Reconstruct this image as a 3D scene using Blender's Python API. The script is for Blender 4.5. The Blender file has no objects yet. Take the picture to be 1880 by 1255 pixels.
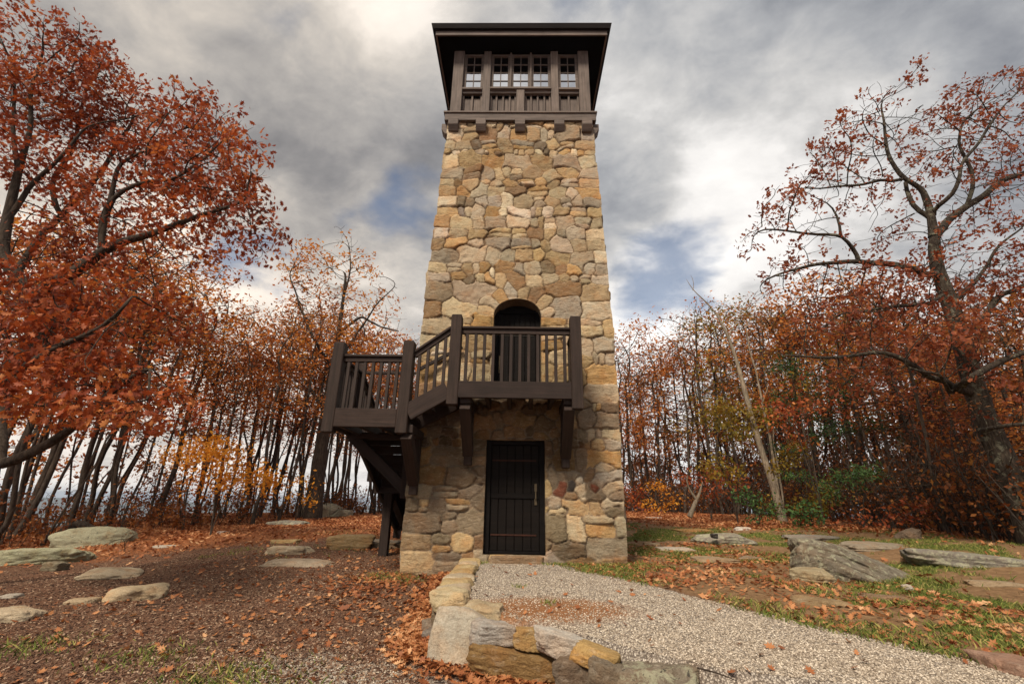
import bpy, bmesh, math, random
import numpy as np
from mathutils import Vector, Matrix

SC = bpy.context.scene
COL = SC.collection
R = math.radians
rng = np.random.default_rng(7)

# ------------------------------------------------------------------ camera
F = 836.0
PITCH, ROLL, YAW = R(19.5), R(1.02), R(1.1)
CAM = np.array([0.038, -8.9, 0.8435])
_fw = np.array([-math.sin(YAW) * math.cos(PITCH), math.cos(YAW) * math.cos(PITCH), math.sin(PITCH)])
_r0 = np.array([math.cos(YAW), math.sin(YAW), 0.0]); _u0 = np.cross(_r0, _fw)
_rt = _r0 * math.cos(ROLL) + _u0 * math.sin(ROLL); _up = np.cross(_rt, _fw)
cd = bpy.data.cameras.new("camera"); cam = bpy.data.objects.new("camera", cd); COL.objects.link(cam)
cd.sensor_width = 36.0; cd.lens = 36.0 * F / 1880.0; cd.clip_start = 0.05; cd.clip_end = 30000
m = Matrix.Identity(4)
for i in range(3):
    m[i][0] = _rt[i]; m[i][1] = _up[i]; m[i][2] = -_fw[i]; m[i][3] = CAM[i]
cam.matrix_world = m
SC.camera = cam

def ray(px, py):
    return _fw + _rt * (px - 940.0) / F - _up * (py - 627.5) / F
def at(px, py, Y):                       # the point seen at a pixel of the photo, Y metres along the depth axis
    v = ray(px, py); return CAM + v * ((Y - CAM[1]) / v[1])
def atz(px, py, z):
    v = ray(px, py); return CAM + v * ((z - CAM[2]) / v[2])
def proj(p):
    v = np.asarray(p, float) - CAM; d = v @ _fw
    return 940 + F * (v @ _rt) / d, 627.5 - F * (v @ _up) / d

# ------------------------------------------------------------------ node helpers
def nmat(name):
    mt = bpy.data.materials.new(name); mt.use_nodes = True
    nt = mt.node_tree; nt.nodes.clear()
    out = nt.nodes.new("ShaderNodeOutputMaterial")
    return mt, nt, out
def N(nt, typ, **kw):
    n = nt.nodes.new(typ)
    for k, v in kw.items():
        if k.startswith("i_"):
            key = k[2:]
            key = int(key) if key.isdigit() else key.replace("_", " ")
            n.inputs[key].default_value = v
        else: setattr(n, k, v)
    return n
def L(nt, a, b): nt.links.new(a, b)
def mixc(nt, fac, a, b, mode='MIX'):
    n = nt.nodes.new("ShaderNodeMix"); n.data_type = 'RGBA'; n.blend_type = mode
    for s, v in ((n.inputs[0], fac), (n.inputs[6], a), (n.inputs[7], b)):
        if isinstance(v, bpy.types.NodeSocket): nt.links.new(v, s)
        elif isinstance(v, (int, float)): s.default_value = v
        else: s.default_value = (*v[:3], 1)
    return n.outputs[2]
def mth(nt, op, a, b=0.0, c=0.0, clamp=False):
    n = nt.nodes.new("ShaderNodeMath"); n.operation = op; n.use_clamp = clamp
    for s, v in zip(n.inputs, (a, b, c)):
        if isinstance(v, bpy.types.NodeSocket): nt.links.new(v, s)
        else: s.default_value = v
    return n.outputs[0]
def noise(nt, vec, scale, detail=4, rough=.55, dist=0.0):
    n = N(nt, "ShaderNodeTexNoise"); n.inputs["Scale"].default_value = scale
    n.inputs["Detail"].default_value = detail; n.inputs["Roughness"].default_value = rough
    n.inputs["Distortion"].default_value = dist
    if vec is not None: nt.links.new(vec, n.inputs["Vector"])
    return n.outputs["Fac"]
def smooth(nt, v, lo, hi, a=0.0, b=1.0):
    n = N(nt, "ShaderNodeMapRange"); n.interpolation_type = 'SMOOTHSTEP'
    nt.links.new(v, n.inputs[0])
    for i, x in enumerate((lo, hi, a, b)): n.inputs[i + 1].default_value = x
    return n.outputs[0]
def ramp(nt, v, stops):
    n = N(nt, "ShaderNodeValToRGB"); e = n.color_ramp.elements
    while len(e) < len(stops): e.new(0.5)
    for x, (p, c) in zip(e, stops): x.position = p; x.color = (*c, 1)
    nt.links.new(v, n.inputs[0]); return n.outputs[0]
def stretch(nt, vec, s):
    n = N(nt, "ShaderNodeMapping"); n.inputs["Scale"].default_value = s
    nt.links.new(vec, n.inputs["Vector"]); return n.outputs[0]
def principled(nt, out, col, rough=.8, bump=None, bstr=.5, bdist=.01, spec=.3):
    b = N(nt, "ShaderNodeBsdfPrincipled")
    if isinstance(col, bpy.types.NodeSocket): nt.links.new(col, b.inputs["Base Color"])
    else: b.inputs["Base Color"].default_value = (*col, 1)
    if isinstance(rough, bpy.types.NodeSocket): nt.links.new(rough, b.inputs["Roughness"])
    else: b.inputs["Roughness"].default_value = rough
    b.inputs["Specular IOR Level"].default_value = spec
    if bump is not None:
        bn = N(nt, "ShaderNodeBump"); bn.inputs["Strength"].default_value = bstr; bn.inputs["Distance"].default_value = bdist
        nt.links.new(bump, bn.inputs["Height"]); nt.links.new(bn.outputs[0], b.inputs["Normal"])
    nt.links.new(b.outputs[0], out.inputs[0]); return b

# ------------------------------------------------------------------ world: broken cloud over a blue sky
SUN_EL, SUN_AZ = R(48), R(206)            # azimuth measured clockwise from +Y: the veiled sun stands behind the camera, to the left
w = bpy.data.worlds.new("World"); SC.world = w; w.use_nodes = True
nt = w.node_tree; nt.nodes.clear()
wo = N(nt, "ShaderNodeOutputWorld"); bg = N(nt, "ShaderNodeBackground")
sky = N(nt, "ShaderNodeTexSky"); sky.sky_type = 'NISHITA'; sky.sun_disc = False
sky.sun_elevation = SUN_EL; sky.sun_rotation = SUN_AZ; sky.air_density = 1.0; sky.dust_density = 1.5
tc = N(nt, "ShaderNodeTexCoord"); D = tc.outputs["Generated"]
sep = N(nt, "ShaderNodeSeparateXYZ"); L(nt, D, sep.inputs[0])
zz = mth(nt, 'ADD', mth(nt, 'MAXIMUM', sep.outputs[2], 0.0), 0.32)
cv = N(nt, "ShaderNodeCombineXYZ"); L(nt, mth(nt, 'DIVIDE', sep.outputs[0], zz), cv.inputs[0]); L(nt, mth(nt, 'DIVIDE', sep.outputs[1], zz), cv.inputs[1])
cvec = cv.outputs[0]
rot = N(nt, "ShaderNodeMapping"); rot.inputs["Rotation"].default_value = (0, 0, R(35)); rot.inputs["Scale"].default_value = (1, 1.25, 1); L(nt, cvec, rot.inputs[0])
n1 = noise(nt, rot.outputs[0], 1.5, 4, .42, .1)
n2 = noise(nt, rot.outputs[0], 3.9, 8, .55, .2)
nb = mth(nt, 'ADD', mth(nt, 'MULTIPLY', n1, .66), mth(nt, 'MULTIPLY', n2, .34))
def blob(px, py, size, amp):
    v = ray(px, py); v = v / np.linalg.norm(v)
    dn = N(nt, "ShaderNodeVectorMath", operation='DOT_PRODUCT'); L(nt, D, dn.inputs[0]); dn.inputs[1].default_value = tuple(v)
    return smooth(nt, dn.outputs["Value"], math.cos(size), 1.0, 0.0, amp)
n4 = noise(nt, rot.outputs[0], 8.5, 9, .6, .25)
tot = mth(nt, 'ADD', nb, mth(nt, 'MULTIPLY', mth(nt, 'SUBTRACT', n4, .5), .30))
for args in [(640, 330, R(20), -.17), (1180, 200, R(9), -.02), (1330, 170, R(14), .13), (1260, 430, R(10), .11), (740, 440, R(11), .12), (300, 820, R(30), .16), (1400, 820, R(28), .16), (150, 60, R(18), -.03), (1800, 60, R(22), -.08),
             (1400, 60, R(15), -.10), (250, 150, R(26), -.05), (1180, 540, R(12), .08), (1160, 330, R(8), -.07), (520, 60, R(20), .04), (1650, 90, R(20), -.03),
             (440, 520, R(14), .10), (1500, 330, R(16), .10), (750, 230, R(10), -.05), (960, -60, R(20), .02)]:
    tot = mth(nt, 'ADD', tot, blob(*args))
cloud = ramp(nt, tot, [(.20, (.12, .13, .155)), (.34, (.235, .245, .27)), (.44, (.37, .375, .39)), (.53, (.54, .53, .52)), (.63, (.80, .775, .75)), (.80, (1.0, .97, .93))])
warm = blob(200, 250, R(50), .75)
cloud = mixc(nt, warm, cloud, mixc(nt, 1.0, cloud, (1.12, 1.0, .86), 'MULTIPLY'))
n3 = noise(nt, rot.outputs[0], 2.4, 4, .5, .2)
hole = mth(nt, 'ADD', mth(nt, 'ADD', n3, -.25), blob(1230, 515, R(10), .42))
for a in [(770, 380, R(8), .34), (1075, 20, R(6), .36), (480, 480, R(9), .25), (1180, 20, R(4), .2)]: hole = mth(nt, 'ADD', hole, blob(*a))
hm = smooth(nt, mth(nt, 'ADD', hole, mth(nt, 'MULTIPLY', mth(nt, 'SUBTRACT', n2, .5), -1.1)), .44, .80, 0, .75)
skyc = mixc(nt, 1.0, sky.outputs[0], (.105, .105, .105), 'MULTIPLY')
L(nt, mixc(nt, hm, cloud, skyc), bg.inputs["Color"]); bg.inputs["Strength"].default_value = 1.0
L(nt, bg.outputs[0], wo.inputs[0])

sd = bpy.data.lights.new("sun", 'SUN'); sun = bpy.data.objects.new("sun", sd); COL.objects.link(sun)
sd.energy = 4.2; sd.angle = R(13); sd.color = (1.0, .88, .72)
sdir = Vector((math.sin(SUN_AZ) * math.cos(SUN_EL), math.cos(SUN_AZ) * math.cos(SUN_EL), math.sin(SUN_EL)))
sun.rotation_euler = sdir.to_track_quat('Z', 'Y').to_euler(); sun.location = (0, 0, 30)
SC.view_settings.view_transform = 'Standard'; SC.view_settings.look = 'None'; SC.view_settings.gamma = 1; SC.view_settings.exposure = 0.24
SC.cycles.max_bounces = 6; SC.cycles.diffuse_bounces = 3; SC.cycles.glossy_bounces = 2; SC.cycles.transparent_max_bounces = 4; SC.cycles.transmission_bounces = 3
SC.cycles.use_denoising = True

# ------------------------------------------------------------------ object helpers
def tag(o, label=None, cat=None, group=None, kind=None):
    if label: o["label"] = label
    if cat: o["category"] = cat
    if group: o["group"] = group
    if kind: o["kind"] = kind
    return o
def empty(name, loc=(0, 0, 0), **kw):
    o = bpy.data.objects.new(name, None); COL.objects.link(o); o.location = loc; o.empty_display_size = .2
    return tag(o, **kw)
def adopt(o, p):
    if p is not None:
        o.parent = p; o.matrix_parent_inverse = Matrix.Translation(-p.location) if p.type == 'EMPTY' else p_inv(p)
    return o
def p_inv(p):
    mm = Matrix.LocRotScale(p.location, p.rotation_euler, p.scale)
    if p.parent is not None: mm = Matrix.Translation(p.parent.location) @ p.matrix_parent_inverse @ mm
    return mm.inverted()
def npmesh(name, V, faces, mat=None, parent=None, smoothf=False, attrs=None):
    """faces: list of int arrays (n,k) of polygons"""
    me = bpy.data.meshes.new(name)
    V = np.asarray(V, np.float32).reshape(-1, 3)
    faces = [np.asarray(f, np.int32) for f in faces if len(f)]
    me.vertices.add(len(V)); me.vertices.foreach_set("co", V.ravel())
    loops = np.concatenate([f.ravel() for f in faces]); counts = np.concatenate([np.full(len(f), f.shape[1], np.int32) for f in faces])
    starts = np.concatenate([[0], np.cumsum(counts)[:-1]]).astype(np.int32)
    me.loops.add(len(loops)); me.loops.foreach_set("vertex_index", loops.astype(np.int32))
    me.polygons.add(len(counts)); me.polygons.foreach_set("loop_start", starts)
    try: me.polygons.foreach_set("loop_total", counts)
    except Exception: pass
    me.polygons.foreach_set("use_smooth", np.full(len(counts), smoothf))
    for k, a in (attrs or {}).items():
        a = np.asarray(a, np.float32)
        if a.ndim == 1: at_ = me.attributes.new(k, 'FLOAT', 'POINT'); at_.data.foreach_set("value", a)
        else:
            at_ = me.attributes.new(k, 'FLOAT_COLOR', 'POINT')
            c = np.ones((len(a), 4), np.float32); c[:, :a.shape[1]] = a; at_.data.foreach_set("color", c.ravel())
    me.update(calc_edges=True); me.validate()
    if mat: me.materials.append(mat)
    o = bpy.data.objects.new(name, me); COL.objects.link(o)
    return adopt(o, parent)
def beam(name, p0, p1, w_, h_, mat, parent, up=(0, 0, 1), ch=.008):
    """timber from p0 to p1 (centre line); w_ across, h_ along 'up'"""
    p0 = Vector(p0); p1 = Vector(p1); ax = p1 - p0; ln = ax.length; ax.normalize()
    up = Vector(up); side = up.cross(ax)
    if side.length < 1e-4: side = Vector((0, 1, 0)).cross(ax) if abs(ax.y) < .9 else Vector((1, 0, 0)).cross(ax)
    side.normalize(); upv = ax.cross(side).normalized()
    bm = bmesh.new(); bmesh.ops.create_cube(bm, size=1.0)
    for v in bm.verts: v.co = Vector((v.co.x * ln, v.co.y * w_, v.co.z * h_))
    c = min(ch, w_ * .3, h_ * .3)
    if c > .0005: bmesh.ops.bevel(bm, geom=bm.edges[:], offset=c, segments=1, affect='EDGES')
    me = bpy.data.meshes.new(name); bm.to_mesh(me); bm.free(); me.materials.append(mat)
    o = bpy.data.objects.new(name, me); COL.objects.link(o)
    mw = Matrix.Identity(4)
    for i in range(3): mw[i][0] = ax[i]; mw[i][1] = side[i]; mw[i][2] = upv[i]; mw[i][3] = (p0[i] + p1[i]) / 2
    if parent is not None:
        o.parent = parent; o.matrix_parent_inverse = Matrix.Translation(-parent.location) if parent.type == 'EMPTY' else p_inv(parent)
    o.location = mw.to_translation(); o.rotation_euler = mw.to_euler()
    return o
class MB:
    """collects boxes and loose polygons into one mesh"""
    def __init__(s): s.bm = bmesh.new()
    def box(s, x0, x1, y0, y1, z0, z1, ch=.004):
        r = bmesh.ops.create_cube(s.bm, size=1.0)
        for v in r['verts']: v.co = Vector(((x0 + x1) / 2 + v.co.x * (x1 - x0), (y0 + y1) / 2 + v.co.y * (y1 - y0), (z0 + z1) / 2 + v.co.z * (z1 - z0)))
        c = min(ch, .3 * min(abs(x1 - x0), abs(y1 - y0), abs(z1 - z0)))
        if c > .0008:
            es = list({e for v in r['verts'] for e in v.link_edges}); bmesh.ops.bevel(s.bm, geom=es, offset=c, segments=1, affect='EDGES')
        return s
    def build(s, name, mat, parent=None):
        me = bpy.data.meshes.new(name); s.bm.to_mesh(me); s.bm.free(); me.materials.append(mat)
        o = bpy.data.objects.new(name, me); COL.objects.link(o); return adopt(o, parent)

# numpy value noise -------------------------------------------------
_G = np.random.default_rng(99).random((64, 64, 64)).astype(np.float32)
def vnoise(p, scale=1.0, octaves=3, seed=0):
    p = np.asarray(p, np.float64) * scale + seed * 17.31; o = np.zeros(p.shape[0]); a = 1.0; t = 0.0
    for k in range(octaves):
        i = np.floor(p).astype(int); f = p - i; f = f * f * (3 - 2 * f); i = i & 63; j = (i + 1) & 63
        x0, y0, z0 = i.T; x1, y1, z1 = j.T; fx, fy, fz = f.T
        c = (((_G[x0, y0, z0] * (1 - fx) + _G[x1, y0, z0] * fx) * (1 - fy) + (_G[x0, y1, z0] * (1 - fx) + _G[x1, y1, z0] * fx) * fy) * (1 - fz)
             + ((_G[x0, y0, z1] * (1 - fx) + _G[x1, y0, z1] * fx) * (1 - fy) + (_G[x0, y1, z1] * (1 - fx) + _G[x1, y1, z1] * fx) * fy) * fz)
        o += a * (c - .5) * 2; t += a; a *= .5; p = p * 2.03 + 5.2
    return o / t
def sstep(x, a, b):
    t = np.clip((x - a) / (b - a), 0, 1); return t * t * (3 - 2 * t)

# ------------------------------------------------------------------ materials
def stone_material(name, tint=(1, 1, 1), lichen=0.0, attr=True, base=(.3, .26, .2), streak=False):
    mt, nt, out = nmat(name)
    tcn = N(nt, "ShaderNodeTexCoord"); g = N(nt, "ShaderNodeNewGeometry"); P = g.outputs["Position"]
    if attr:
        a = N(nt, "ShaderNodeAttribute", attribute_name="col"); c = a.outputs["Color"]
    else:
        c = mixc(nt, 1.0, base, base)
    v = stretch(nt, P, (1, 1, 2.2) if not streak else (.6, 3, 5))
    big = noise(nt, P, 3.1, 5, .6, .5); mid = noise(nt, v, 11, 6, .65, .4); fine = noise(nt, P, 70, 8, .75)
    wth = noise(nt, P, 1.7, 7, .7, .6); c = mixc(nt, smooth(nt, wth, .48, .66, 0, .55), c, mixc(nt, 1.0, c, (.60, .57, .54), 'MULTIPLY'))
    c = mixc(nt, smooth(nt, big, .42, .70, 0, .42), c, mixc(nt, 1.0, c, (1.12, .74, .46), 'MULTIPLY'))
    c = mixc(nt, smooth(nt, mid, .52, .72, 0, .5), c, mixc(nt, 1.0, c, (.5, .42, .36), 'MULTIPLY'))
    c = mixc(nt, smooth(nt, mid, .48, .30, 0, .45), c, mixc(nt, .55, c, (.62, .54, .43)))
    c = mixc(nt, smooth(nt, fine, .35, .65, 0, .6), c, mixc(nt, 1.0, c, (.55, .5, .46), 'MULTIPLY'))
    pits = noise(nt, P, 27, 6, .75, .8); c = mixc(nt, smooth(nt, pits, .56, .66, 0, .55), c, mixc(nt, 1.0, c, (.42, .32, .24), 'MULTIPLY'))
    if lichen:
        ln = noise(nt, P, 7, 8, .75, .8); c = mixc(nt, smooth(nt, ln, .60 - .14 * lichen, .70 - .12 * lichen, 0, .75), c, (.36, .35, .24))
        l2 = noise(nt, P, 19, 5, .7, .6); c = mixc(nt, smooth(nt, l2, .60, .66, 0, .8), c, (.035, .033, .03))
    if tint != (1, 1, 1): c = mixc(nt, 1.0, c, tint, 'MULTIPLY')
    h = mth(nt, 'ADD', mth(nt, 'MULTIPLY', mid, 1.0), mth(nt, 'ADD', mth(nt, 'MULTIPLY', fine, .4), mth(nt, 'MULTIPLY', pits, -.7)))
    principled(nt, out, c, .92, h, 1.0, .03, .2)
    return mt
def wood_material(name, a, b, rough=.6, saw=0.0, wear=0.0, spec=.3):
    mt, nt, out = nmat(name)
    tcn = N(nt, "ShaderNodeTexCoord"); O = tcn.outputs["Object"]; oi = N(nt, "ShaderNodeObjectInfo")
    ad = N(nt, "ShaderNodeVectorMath", operation='ADD'); L(nt, O, ad.inputs[0])
    cm = N(nt, "ShaderNodeCombineXYZ"); L(nt, mth(nt, 'MULTIPLY', oi.outputs["Random"], 40), cm.inputs[1]); L(nt, cm.outputs[0], ad.inputs[1])
    g1 = noise(nt, stretch(nt, ad.outputs[0], (1.5, 28, 28)), 1.0, 5, .6, .3); g2 = noise(nt, stretch(nt, ad.outputs[0], (4, 4, 4)), 1.0, 4, .6)
    c = mixc(nt, smooth(nt, g1, .3, .7), a, b)
    c = mixc(nt, smooth(nt, g2, .4, .75, 0, .5), c, mixc(nt, 1.0, c, (.6, .57, .55), 'MULTIPLY'))
    c = mixc(nt, mth(nt, 'MULTIPLY', oi.outputs["Random"], .7), c, mixc(nt, 1.0, c, (.6, .6, .62), 'MULTIPLY'))
    fd = noise(nt, stretch(nt, ad.outputs[0], (.8, 9, 9)), 1.0, 5, .7, .8); c = mixc(nt, smooth(nt, fd, .52, .72, 0, .5), c, mixc(nt, 1.0, c, (1.7, 1.65, 1.6), 'MULTIPLY'))
    if wear:
        wn = noise(nt, stretch(nt, ad.outputs[0], (3, 22, 22)), 1.0, 6, .7, .6)
        c = mixc(nt, smooth(nt, wn, .60, .75, 0, wear), c, (.035, .027, .023))
    h = g1
    if saw:
        wv = N(nt, "ShaderNodeTexWave"); wv.inputs["Scale"].default_value = 26; wv.inputs["Distortion"].default_value = 3; wv.inputs["Detail"].default_value = 2
        L(nt, ad.outputs[0], wv.inputs["Vector"]); h = mth(nt, 'ADD', g1, mth(nt, 'MULTIPLY', wv.outputs["Fac"], saw))
    principled(nt, out, c, rough, h, .6, .006, spec)
    return mt
def leaf_material(name, stops, transl=.45, varia=.5):
    mt, nt, out = nmat(name)
    g = N(nt, "ShaderNodeNewGeometry"); oi = N(nt, "ShaderNodeObjectInfo"); tcn = N(nt, "ShaderNodeTexCoord")
    cl = noise(nt, tcn.outputs["Object"], .9, 3, .6)
    v = mth(nt, 'ADD', mth(nt, 'MULTIPLY', g.outputs["Random Per Island"], .55), mth(nt, 'MULTIPLY', smooth(nt, cl, .3, .7), .45))
    v = mth(nt, 'ADD', v, mth(nt, 'MULTIPLY', mth(nt, 'SUBTRACT', oi.outputs["Random"], .5), varia), clamp=True)
    c = ramp(nt, v, stops)
    d = N(nt, "ShaderNodeBsdfPrincipled"); L(nt, c, d.inputs["Base Color"]); d.inputs["Roughness"].default_value = .6; d.inputs["Specular IOR Level"].default_value = .25
    t = N(nt, "ShaderNodeBsdfTranslucent"); L(nt, mixc(nt, 1.0, c, (1.25, 1.0, .8), 'MULTIPLY'), t.inputs[0])
    mx = N(nt, "ShaderNodeMixShader"); mx.inputs[0].default_value = transl; L(nt, d.outputs[0], mx.inputs[1]); L(nt, t.outputs[0], mx.inputs[2])
    L(nt, mx.outputs[0], out.inputs[0]); return mt
def bark_material(name, a, b, lich=0.0):
    mt, nt, out = nmat(name)
    tcn = N(nt, "ShaderNodeTexCoord"); O = tcn.outputs["Object"]; oi = N(nt, "ShaderNodeObjectInfo")
    g1 = noise(nt, stretch(nt, O, (22, 22, 4)), 1.0, 5, .65, .5); g2 = noise(nt, O, 1.7, 4, .6)
    c = mixc(nt, smooth(nt, g1, .35, .65), a, b)
    c = mixc(nt, smooth(nt, g2, .42, .7, 0, .6), c, mixc(nt, 1.0, c, (1.7, 1.6, 1.45), 'MULTIPLY'))
    c = mixc(nt, mth(nt, 'MULTIPLY', oi.outputs["Random"], .6), c, mixc(nt, 1.0, c, (.5, .47, .45), 'MULTIPLY'))
    if lich:
        ln = noise(nt, O, 6, 6, .7, .6); c = mixc(nt, smooth(nt, ln, .54, .62, 0, lich), c, (.30, .30, .22))
    principled(nt, out, c, .95, g1, 1.0, .03, .15); return mt

M = {}
M['masonry'] = stone_material("masonry")
M['rock'] = stone_material("field_rock", base=(.30, .25, .18))
M['rock_lichen'] = stone_material("lichen_rock", lichen=1.0)
M['rock_streak'] = stone_material("layered_rock", lichen=.55, streak=True)
M['timber'] = wood_material("brown_timber", (.048, .031, .025), (.030, .020, .016), .62, saw=.5, spec=.18)
M['timber_post'] = wood_material("brown_post_timber", (.052, .034, .027), (.030, .020, .016), .62, saw=1.3, spec=.18)
M['cabin'] = wood_material("weathered_cabin_timber", (.175, .135, .112), (.095, .072, .060), .75, wear=.75)
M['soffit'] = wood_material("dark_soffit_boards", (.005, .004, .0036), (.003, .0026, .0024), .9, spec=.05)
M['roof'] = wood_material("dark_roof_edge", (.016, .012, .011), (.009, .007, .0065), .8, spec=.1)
M['door'] = wood_material("dark_door_planks", (.011, .008, .0065), (.006, .0045, .004), .7, spec=.1)
M['doorframe'] = wood_material("dark_door_frame", (.010, .0075, .0065), (.006, .0048, .0045), .7, spec=.1)
def plain(name, col, rough=.5, metal=0.0):
    mt, nt, out = nmat(name); tcn = N(nt, "ShaderNodeTexCoord"); n = noise(nt, tcn.outputs["Object"], 14, 4)
    c = mixc(nt, smooth(nt, n, .4, .65, 0, .6), col, tuple(x * .55 for x in col))
    b = principled(nt, out, c, rough, n, .2, .002); b.inputs["Metallic"].default_value = metal; return mt
M['rust'] = plain("rusty_iron", (.045, .014, .007), .8, .1)
M['brass'] = plain("dull_brass", (.10, .075, .045), .55, .4)
M['iron'] = plain("dark_iron", (.03, .025, .02), .6, .5)
M['inside'] = plain("dark_interior", (.012, .010, .009), .9)
def glass():
    mt, nt, out = nmat("window_glass")
    g = N(nt, "ShaderNodeBsdfGlossy"); g.inputs["Color"].default_value = (.9, .9, .92, 1); g.inputs["Roughness"].default_value = .03
    tcn = N(nt, "ShaderNodeTexCoord"); bn = N(nt, "ShaderNodeBump"); bn.inputs["Strength"].default_value = .08; bn.inputs["Distance"].default_value = .02
    L(nt, noise(nt, tcn.outputs["Object"], 3, 2), bn.inputs["Height"]); L(nt, bn.outputs[0], g.inputs["Normal"])
    d = N(nt, "ShaderNodeBsdfDiffuse"); d.inputs["Color"].default_value = (.01, .01, .012, 1)
    mx = N(nt, "ShaderNodeMixShader"); mx.inputs[0].default_value = .85; L(nt, d.outputs[0], mx.inputs[1]); L(nt, g.outputs[0], mx.inputs[2])
    L(nt, mx.outputs[0], out.inputs[0]); return mt
M['glass'] = glass()
M['leaf_rust'] = leaf_material("rust_leaves", [(0, (.13, .036, .013)), (.35, (.32, .098, .025)), (.65, (.52, .185, .04)), (1, (.68, .34, .08))])
M['leaf_red'] = leaf_material("red_oak_leaves", [(0, (.085, .018, .009)), (.4, (.25, .050, .017)), (.7, (.40, .105, .030)), (1, (.58, .24, .07))], .33, varia=0)
M['leaf_darkred'] = leaf_material("dark_red_leaves", [(0, (.09, .026, .016)), (.5, (.26, .072, .034)), (1, (.45, .17, .07))], varia=0)
M['leaf_orange'] = leaf_material("orange_leaves", [(0, (.20, .05, .012)), (.5, (.45, .15, .02)), (1, (.62, .30, .05))])
M['leaf_yellow'] = leaf_material("yellow_leaves", [(0, (.40, .14, .015)), (.5, (.65, .30, .03)), (1, (.75, .45, .07))])
M['leaf_olive'] = leaf_material("olive_leaves", [(0, (.07, .07, .012)), (.5, (.20, .15, .02)), (1, (.36, .22, .03))])
M['leaf_green'] = leaf_material("evergreen_leaves", [(0, (.012, .03, .010)), (.5, (.03, .075, .02)), (1, (.07, .13, .03))], .15)
M['leaf_brown'] = leaf_material("brown_dry_leaves", [(0, (.07, .030, .014)), (.5, (.20, .085, .034)), (1, (.38, .19, .075))])
M['bark'] = bark_material("grey_brown_bark", (.035, .026, .020), (.085, .066, .052))
M['bark_lichen'] = bark_material("lichened_bark", (.030, .023, .018), (.075, .060, .047), .35)
M['bark_pale'] = bark_material("pale_bark", (.16, .125, .09), (.30, .25, .19), .3)

# ------------------------------------------------------------------ terrain
CP = np.array([(-2, 0, -.37), (-.9, -3.9, -.56), (-3.9, -4.8, -.53), (-4.7, 1.8, -.35), (-5.4, -1.6, -.48), (-10, .9, -.62), (-14, 4.5, -.62), (-13.9, 6.8, -.48),
               (-12.5, 8.4, -.30), (-11, 10.9, -.2), (-10.5, 14, -.04), (-8, 18, .08), (-4, 3, -.28), (0, -8, -.65), (.8, -6.2, -.62), (-8, -4, -.6), (-3, 6, -.12),
               (6, -9, -.5), (5.2, 3.8, 0), (10.7, 1.7, .18), (12, 7, .25), (14, 15, .38), (12, 17, .42), (11, 24, .45), (7.3, 22, .45), (0, 12, .1), (4, 14, .25), (4.9, -1.4, -.08),
               (.1, -4.7, -.58), (.6, -5.3, -.62), (-.5, -4.4, -.58), (0, -5.4, -.62), (9, -3, 0), (3, 2, -.08), (-6, 9, -.12), (2, -.2, -.15)])
def _rbf(x, y, cp, s=2.4):
    d = ((x[:, None] - cp[None, :, 0]) ** 2 + (y[:, None] - cp[None, :, 1]) ** 2); w_ = 1.0 / (d + .35) ** 1.7
    return (w_ * cp[None, :, 2]).sum(1) / w_.sum(1)
WALL = np.array([(-.80, .2), (-.80, -1.0), (-.77, -2.2), (-.70, -3.4), (-.38, -3.92), (.28, -4.32), (.80, -4.92), (1.35, -5.35), (2.6, -5.75), (4.5, -6.6), (9, -9)])
def wall_side(x, y):
    """signed distance to the retaining-wall line, positive on the gravel terrace"""
    best = np.full(len(x), 1e9); sg = np.ones(len(x))
    for a, b in zip(WALL[:-1], WALL[1:]):
        ab = b - a; t = np.clip(((x - a[0]) * ab[0] + (y - a[1]) * ab[1]) / (ab @ ab), 0, 1)
        dx = x - a[0] - t * ab[0]; dy = y - a[1] - t * ab[1]; d = np.hypot(dx, dy); cr = ab[0] * dy - ab[1] * dx
        u = d < best; best[u] = d[u]; sg[u] = np.where(cr[u] > 0, 1, -1)
    return best * sg
def ground_z(x, y):
    x = np.atleast_1d(np.asarray(x, float)); y = np.atleast_1d(np.asarray(y, float)); z = np.zeros(len(x))
    for i in range(0, len(x), 40000): z[i:i + 40000] = _rbf(x[i:i + 40000], y[i:i + 40000], CP)
    z += .02 * vnoise(np.c_[x, y, x * 0], .8, 3)
    s = wall_side(x, y); ter = -.15 - .012 * np.clip(-y, 0, 6) + .006 * vnoise(np.c_[x, y, x * 0], 1.5, 2)
    near = sstep(s, .08, .20) * (1 - sstep(np.hypot(x - 1.8, (y + 3) * .8), 3.2, 6.5)) * (1 - sstep(y, .6, 3)); z = z * (1 - near) + ter * near
    far = np.hypot(x, y + 2)
    left = sstep(-x - y * .35, 14.5, 22); z -= left * (1.0 + (far - 14).clip(0) * .16)      # the ridge drops away on the left
    z -= sstep(far, 34, 70) * (far - 34).clip(0) * .35
    return z
def gz(x, y): return float(ground_z([x], [y])[0])

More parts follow.
